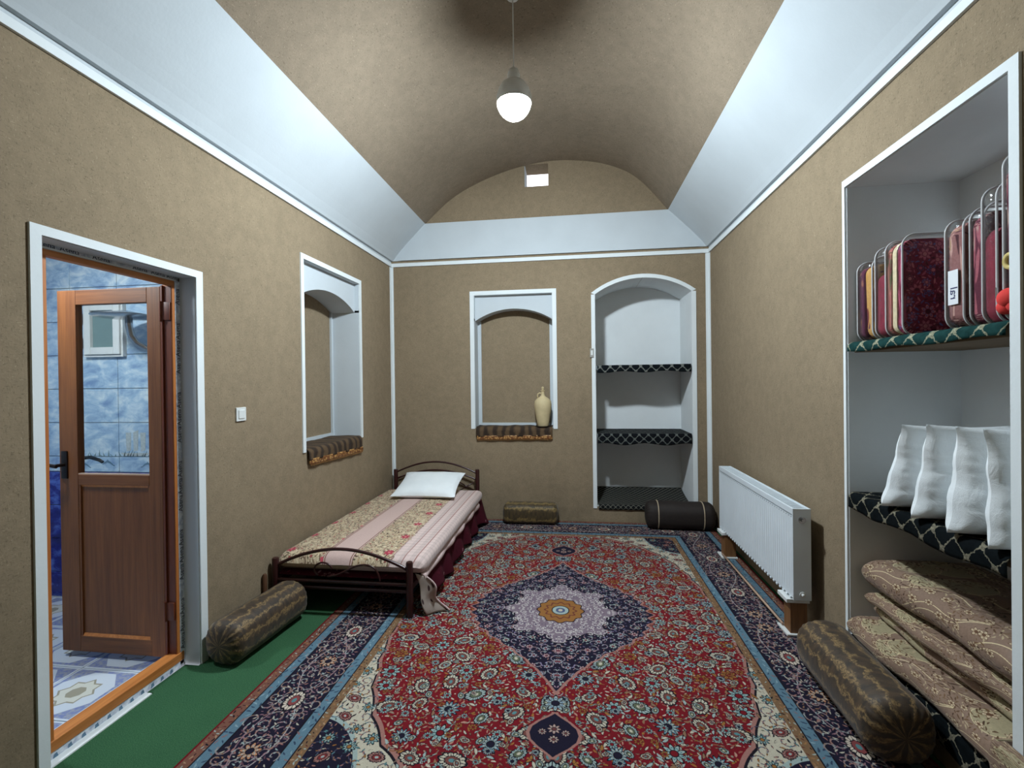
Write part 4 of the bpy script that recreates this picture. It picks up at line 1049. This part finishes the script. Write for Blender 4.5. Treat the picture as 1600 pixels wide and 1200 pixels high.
# ------------------------------------------------------------------ radiator
rx0,rx1,ry0,ry1,rz0,rz1=1.315,1.418,3.01,4.435,.250,.808
rad=thing('radiator',((rx0+rx1)/2,(ry0+ry1)/2,.0),'white steel panel radiator standing along the right wall','radiator')
mb=MB(); npn=43
# pressed front with shallow vertical flutes
def flute(u,v):
    yy=ry0+.004+(ry1-ry0-.008)*u; z=rz0+.012+(rz1-.045-rz0-.012)*v
    ph=(yy-ry0)/.0333; d=.0030*max(0,math.cos(2*PI*ph))**3*min(1,6*min(v,1-v))
    return (rx0+d,yy,z)
mb.grid(flute,430,6); obj('front_panel',mb,m_radw,rad)
obj('body',MB().box(rx0+.005,rx0+.022,ry0+.004,ry1-.004,rz0+.004,rz1-.03).box(rx1-.02,rx1-.004,ry0+.004,ry1-.004,rz0+.004,rz1-.03),m_radw,rad)
obj('side_cover',MB().rbox(rx0-.001,rx1,ry0-.003,ry0+.006,rz0,rz1,.002),m_radw,rad); obj('side_cover',MB().rbox(rx0-.001,rx1,ry1-.006,ry1+.003,rz0,rz1,.002),m_radw,rad)
g=MB().rbox(rx0-.001,rx0+.012,ry0,ry1,rz1-.040,rz1,.003).rbox(rx1-.012,rx1,ry0,ry1,rz1-.03,rz1,.002)
g.box(rx0+.01,rx1-.01,ry0,ry1,rz1-.012,rz1-.008)
for k in range(70):
    yy=ry0+.02+(ry1-ry0-.04)*k/69; g.box(rx0+.02,rx1-.02,yy-.0035,yy+.0035,rz1-.009,rz1-.002)
obj('top_grille',g,m_radw,rad)
g=MB()
for k in range(43): g.box(rx0-.0015,rx0+.004,ry0+.015+.0331*k,ry0+.021+.0331*k,rz1-.056,rz1-.050)
obj('grille_slot',g,simple('shadow_grey',srgb(120,128,134),.5,.05,20),rad,kind='stuff')
g=MB()
for k in range(30): g.rbox(rx0-.004,rx0+.004,ry0+.03+.047*k,ry0+.052+.047*k,rz0-.002,rz0+.010,.0015)
obj('bottom_crimp',g,m_radw,rad,kind='stuff')
for zz,rr_ in ((rz1-.068,.017),(rz0+.035,.014)):
    obj('valve',MB().tube([((rx0+rx1)/2,ry0-.001,zz),((rx0+rx1)/2,ry0-.006,zz)],rr_*1.25,18).tube([((rx0+rx1)/2,ry0-.006,zz),((rx0+rx1)/2,ry0-.022,zz)],rr_*.6,12),m_chrome if rr_>.015 else m_plast,rad,smooth='auto')
for yy in (ry0+.075,ry1-.10):
    st_=obj('stand',MB().rbox(rx0-.005,rx1-.01,yy-.045,yy+.045,RUGT+.012,rz0-.026,.003),m_woodblk,rad,label='brown wooden block under the radiator')
    obj('pad',MB().rbox(rx0-.030,rx1+.0,yy-.055,yy+.075,rz0-.027,rz0-.003,.002),m_plast,st_); obj('pad',MB().rbox(rx0-.030,rx1+.0,yy-.060,yy+.085,RUGT,RUGT+.012,.002),m_plast,st_)
obj('pipe',MB().tube([(rx0-.012,ry0+.12,.045),(rx0-.012,ry1-.11,.045)],.008,8),simple('beige_pipe',srgb(176,146,124),.6,.08,20),rad,smooth=True)

# ------------------------------------------------------------------ right niche: shelves, cloths
for (zt_,zb_,mm,hg,lab,lb2,tl) in ((1.786,1.735,m_latg,.050,'upper wooden shelf board in the right-wall niche','green net-patterned cloth under the bagged blankets',0.0),(.975,.925,m_latd,.085,'lower shelf board in the right-wall niche','black-green net-patterned cloth under the white standing pillows',0.0)):
    obj('shelf_board',MB().rbox(XR+.026,XR+RD-.004,RY0+.013,RY1-.013,zb_,zt_,.003),m_boardy,None,lab,'shelf')
    o=obj('shelf_runner',shelf_cloth(0,RY0+.016,RY1-.016,XR+.006,1,RD-.03,zt_,hg,zt_*7,.014,0,.008,1),mm,None,lb2,'cloth',smooth=True); solidify(o,.002,1)
o=obj('shelf_runner',shelf_cloth(0,RY0-.10,RY1-.02,XR-.012,1,.03,RZ0+.004,.105,2.2,.008,0,.010,1),m_latd,None,'black net-patterned cloth hanging below the folded mattresses','cloth',smooth=True); solidify(o,.002,1)

# white pillows standing on the lower shelf
SZ=.982
specs=[(2.490,19,.17,.0,'plump white pillow farthest from the camera, tilted towards its neighbour'),
       (2.285,12,.15,.6,'narrow white pillow squeezed second from the far end of the row'),
       (2.105,6,.19,1.4,'tall white pillow with one long diagonal crease, third of the row'),
       (1.900,-2,.13,2.1,'creased white pillow standing nearest, beside the near jamb')]
for (ye,ln,th_,sd,lab) in specs:
    lean=math.radians(ln); W2,H2=.50,.425; xc=XR-.035+W2/2; mb=MB()
    def side(sg):
        def fn(u,v):
            a=2*u-1; b=2*v-1
            env=((1-a**6)*(1-b**4))**.5*(.86-.42*b*(1-.2*b))*(.8+.2*math.cos(a*1.4))
            # creases run in from the front seam and sag downwards
            cr=0
            for k,(z0_,sl,am) in enumerate(((-.55,.25,1),(-.2,-.35,.9),(.15,.5,1),(.45,-.2,.8),(.7,.3,.7))):
                dd=b-(z0_+.12*math.sin(sd*5+k))-sl*(a+1)*.5*math.cos(sd*3+k*2)
                cr+=am*math.exp(-(dd/.055)**2)*max(0,1-(a+1)*(.55+.2*math.sin(sd+k)))
            q=noise.noise(Vector((a*2.6+sd*7,b*3.2,sg)))+.5*noise.noise(Vector((a*6+sd*3,b*7,sg*2)))
            edge=(1-a**8)*(1-b**8)
            t_=sg*(th_/2*env)+sg*(-.006*cr+.007*q)*edge
            x=xc+a*W2/2*(1-.05*(1-b*b)*abs(a)**3)+.003*math.sin(b*9+sd)*(1 if a<-.8 else 0)
            z=H2/2*(1+b)*(1-.035*(1-a*a)*(1 if b>0 else 0))
            y=ye-th_*.42+t_
            return (x,y-math.sin(lean)*z,SZ+.004+math.cos(lean)*z)
        return fn
    mb.grid(side(1),46,46); mb.grid(side(-1),46,46)
    mb.v=[(p[0],min(max(p[1],RY0+.010),RY1-.02),max(p[2],SZ+.003)) for p in mb.v]
    # stitched seam ridge a little behind the front edge
    obj('standing_pillow',mb,m_pil,None,lab,'pillow',group='white pillows on the lower shelf',smooth=True)

# bagged blankets on the upper shelf
m_clear=thin_glass('clear_vinyl',(.985,.985,.985,1),.0,.10)
m_bagpipe=simple('grey_white_vinyl_piping',srgb(186,186,186),.35,.06,30)
BZ=1.792
def rrect(x0,x1,z0,z1,r,n=8):
    out=[]
    for cx,cz,a0 in ((x1-r,z0+r,-PI/2),(x1-r,z1-r,0),(x0+r,z1-r,PI/2),(x0+r,z0+r,PI)):
        for k in range(n+1): out.append((cx+r*math.cos(a0+PI/2*k/n),cz+r*math.sin(a0+PI/2*k/n)))
    return out
def bag(name,y0,y1,xf,depth,h,mats,label,fill=1.0,lean=0.0,bow=0.0,text=None,extra=None,hand=False):
    """y0 near side, y1 far side, xf front x"""
    th_=thing(name,(xf+depth/2,(y0+y1)/2,BZ),label,'bag','clear bags of blankets on the upper shelf')
    x1=min(xf+depth,XR+RD-.02); poly=rrect(xf,x1,BZ,BZ+h,.055)
    W_=lambda x,y,z:(x,y+lean*(z-BZ)/h+bow*math.sin(PI*(z-BZ)/h),z)
    # vinyl shell: sides between two rounded outlines plus bulging faces
    def loop(yy,ins=0.0):
        cx=(xf+x1)/2; cz=BZ+h/2
        return [W_(cx+(x-cx)*(1-ins),yy,max(BZ+.004,cz+(z-cz)*(1-ins))) for x,z in poly]
    sh_=MB(); rings=[loop(y0-.0,.55),loop(y0-.004,.25),loop(y0,0),loop((y0+y1)/2,-.012),loop(y1,0),loop(y1+.004,.25),loop(y1,.55)]
    N=len(poly)
    for r_ in rings: sh_.v+=r_
    for j in range(len(rings)-1):
        for i in range(N): sh_.face([j*N+i,j*N+(i+1)%N,(j+1)*N+(i+1)%N,(j+1)*N+i])
    sh_.face(list(range(N))); sh_.face(list(range((len(rings)-1)*N,len(rings)*N)))
    vc_=obj('vinyl_cover',sh_,m_clear,th_,smooth=True)
    for yy in (y0,y1): obj('piping',MB().tube(loop(yy),.0042,6,closed=True),m_bagpipe,vc_,smooth=True)
    # the folded blanket inside: stacked folds filling the bag
    ys=[y0+.003,y1-.003]; nf=len(mats); hh=h*fill-.02
    for k,mt in enumerate(mats):
        ya=ys[0]+(ys[1]-ys[0])*k/nf; yb=ys[0]+(ys[1]-ys[0])*(k+1)/nf
        fl_=MB()
        def fn(u,v,ya=ya,yb=yb,k=k):
            pp=rrect(xf+.004,x1-.008,BZ+.006,BZ+.006+hh,.05,6); n_=len(pp); i=int(round(u*n_))%n_; x,z=pp[i]
            cx=(xf+x1)/2; cz=BZ+.012+hh/2; e=abs(2*v-1); s_=math.sqrt(max(0.0,1-e**4))*.02+.98 if e<.98 else .93
            q=noise.noise(Vector((x*14,z*16,k*5+y0*9)))*.012
            return W_(cx+(x-cx)*s_+q*(1 if x>cx else .75),ya+(yb-ya)*v,cz+(z-cz)*s_+q*.6)
        fl_.grid(fn,28,8,uvf=lambda u,v,w_=(yb-ya),k=k:(u*3.2,v*w_*2.4+k*.31),wrapu=True)
        # close the two faces
        b=len(fl_.v); r0=[i for i in range(28)]; r1=[8*28+i for i in range(28)]
        def capf(idx,vtx=fl_):
            n_=len(vtx.v); c_=[sum(vtx.v[i][a] for i in idx)/len(idx) for a in range(3)]; vtx.v.append(tuple(c_))
            for i in range(len(idx)):
                A=vtx.v[idx[i]]; B=vtx.v[idx[(i+1)%len(idx)]]
                vtx.face([idx[i],idx[(i+1)%len(idx)],n_],[(A[0]*3,A[2]*3),(B[0]*3,B[2]*3),(c_[0]*3,c_[2]*3)])
        capf(r0); capf(r1)
        obj('blanket_fold',fl_,mt,th_,smooth='auto')
    return th_
fA=img_mat('gold_tan_fleece',floral_image('gold_print',(190,146,86),[(120,60,50),(200,170,120),(90,50,70),(190,140,60)],41,22,14),.9,bump=.3,bs=90)
fA2=img_mat('plum_fleece',floral_image('plum_print',(84,40,62),[(150,100,80),(110,50,70),(60,30,50)],42,22,14),.9,bump=.3,bs=90)
fB=simple('maroon_plush',srgb(118,26,48),.9,.25,40,0,.5,120); fB2=simple('dark_maroon_plush',srgb(58,16,30),.9,.2,30,0,.3,120)
fC=img_mat('maroon_rose_fleece',floral_image('rose_print',(120,40,64),[(176,88,110),(96,90,140),(190,110,120),(80,28,46)],43,14,14),.9,bump=.3,bs=90)
fC2=simple('cream_pleated_fleece',srgb(206,190,156),.9,.15,60,0,.6,50); fC3=img_mat('pink_fleece',floral_image('pink_print',(176,104,98),[(200,140,120),(120,40,50),(90,90,60)],44,22,12),.9,bump=.3,bs=90)
fD=img_mat('rose_brown_fleece',floral_image('brown_rose_print',(140,96,94),[(190,150,140),(140,90,90),(70,34,40),(160,130,90)],45,20,16),.9,bump=.3,bs=90)
fE=img_mat('dark_rose_fleece',floral_image('dark_rose_print',(92,40,56),[(160,90,100),(100,40,50),(170,140,130)],46,24,16),.9,bump=.3,bs=90)
fR=simple('bright_red_plush',srgb(214,56,50),.85,.15,30,0,.5,60)
bag('blanket_bag',2.600,2.725,1.530,.42,.425,[fA,fA2],'clear bag with gold and plum blanket, farthest on the upper shelf',.96,.0,.006)
bag('blanket_bag',2.500,2.582,1.535,.42,.465,[fB],'clear bag half full of plain maroon plush, second from the far end',.74,.0,.010)
bag('blanket_bag',2.375,2.490,1.525,.44,.470,[fC,fC2,fC3],'clear bag with maroon rose blanket and cream pleats, broad face showing',.985,.0,.004)
th5=bag('blanket_bag',2.060,2.150,1.545,.43,.455,[fD],'shiny clear bag with brown-pink rose blanket and dark blue lettering',.97,.0,.006)
bag('blanket_bag',1.985,2.048,1.560,.42,.470,[fE],'buckled clear bag with dark rose blanket behind the lettered bag',.96,.0,.008)
bag('blanket_bag',1.915,1.975,1.545,.43,.520,[fB],'tall clear bag with crimson plush under an empty dark top',.72,.0,.004)
th8=bag('blanket_bag',1.812,1.893,1.548,.43,.610,[fE],'tallest clear bag with bright red plush at its foot, by the near jamb',.95,.0,.0)
obj('reflection_patch',MB().box(1.541,1.5425,2.085,2.135,BZ+.10,BZ+.24),simple('white_reflection',srgb(220,222,226),.3,.03,20),th5)  # white patch painted in as the vinyl's reflection behind the letters
text_obj('lettering','ral',.050,basis((1.5405,2.092,BZ+.225),(0,0,-1),(0,-1,0)) if False else basis((1.5405,2.122,BZ+.120),(0,0,1),(0,-1,0)),simple('blue_ink',srgb(34,36,90),.5,.1,20),th5)
rp=MB()
for (a,b,c_,r_) in ((1.545,1.865,.085,.036),(1.553,1.850,.06,.030),(1.55,1.885,.055,.028)):
    rp.lathe([(r_*math.sin(PI*k/10),-r_*math.cos(PI*k/10)) for k in range(1,10)],(a,b,BZ+c_),16)
obj('red_plush',rp,fR,th8,label='bright red plush bulging at the bottom',smooth=True)
obj('toy_ring',MB().tube([(1.540,1.858+.020*math.cos(a),BZ+.215+.024*math.sin(a)) for a in [2*PI*k/20 for k in range(20)]],.008,8,closed=True),simple('cream_plush',srgb(196,176,110),.8,.1,20),th8,smooth=True)
obj('zip_pull',MB().rbox(1.535,1.540,1.905,1.913,BZ+.09,BZ+.13,.001),m_chrome,th8)

# folded mattresses on the niche floor
m_duv=img_mat('brown_floral_satin',duvet_image(),.5,(1,1,1),.1,120,.1)
def folded(y0,y1,xf,xb,z0,z1,seed,label,name='folded_mattress',lift=0.0):
    h=z1-z0; L=y1-y0
    mb=MB(); NU=36
    def fn(u,v):
        yy=y0+L*v
        # cross-section: round the front, run back, close at the rear
        a=u
        f=xf+.018*noise.noise(Vector((yy*4,seed,0)))+.012*math.sin(yy*9+seed)
        e=min(v,1-v)*L; ed=min(1,e/.06); ed=math.sqrt(max(0,1-(1-ed)**2))*.94+.06
        zc=(z0+z1)/2+lift*(1-v); hh=h/2*ed
        if a<.30: q=a/.30; x=xb+(f+hh-xb)*q; z=zc-hh
        elif a<.62:
            q=(a-.30)/.32; an=-PI/2-PI*q; x=f+hh+hh*1.0*math.cos(an)*1.0; z=zc+hh*math.sin(-an-PI)*-1 if False else zc-hh*math.cos(PI*q)
            x=f+hh-hh*math.sin(PI*q)*1.15
        elif a<.92: q=(a-.62)/.30; x=f+hh+(xb-f-hh)*q; z=zc+hh
        else: q=(a-.92)/.08; x=xb; z=zc+hh-2*hh*q
        w=noise.noise(Vector((x*7,yy*5,z*8+seed)))+.5*noise.noise(Vector((x*16,yy*10,z*14+seed)))
        x+=.009*w; z+=.007*w*(1 if z>zc else .3)
        if yy<RY0+.02: x=(xf-.03)+(x-(xf-.03))*(XR-.012-xf+.03)/(xb-xf+.03)
        return (x,min(yy,RY1-.016),max(z,z0))
    per=2*(xb-xf)+h*1.6
    mb.grid(fn,NU*2,70,uvf=lambda u,v:(u*per*1.5+seed*.37,(y0+L*v)*1.5),wrapu=True)
    for r_ in (0,70):
        n2=NU*2
        for i in range(NU): mb.face([r_*n2+i,r_*n2+i+1,r_*n2+n2-2-i,r_*n2+n2-1-i] if i<NU-1 else [r_*n2+i,r_*n2+i+1,r_*n2+n2-1-i][:3],[(.3+.01*i,.3)]*(4 if i<NU-1 else 3))
    return obj(name,mb,m_duv,None,label,'mattress',group='folded mattresses in the right niche',smooth=True)
X_b=XR+RD-.02
folded(1.600,2.715,1.452,X_b,.212,.334,1.0,'brown floral mattress folded at the bottom of the pile, bulging out')
folded(1.810,2.690,1.555,X_b,.342,.402,2.6,'flat brown floral layer second up in the mattress pile')
folded(1.812,2.670,1.520,X_b,.410,.480,4.1,'brown floral layer third up in the mattress pile, with dark folds')
folded(1.810,2.715,1.535,X_b,.488,.640,6.3,'thick brown floral mattress on top of the pile, half in shade')
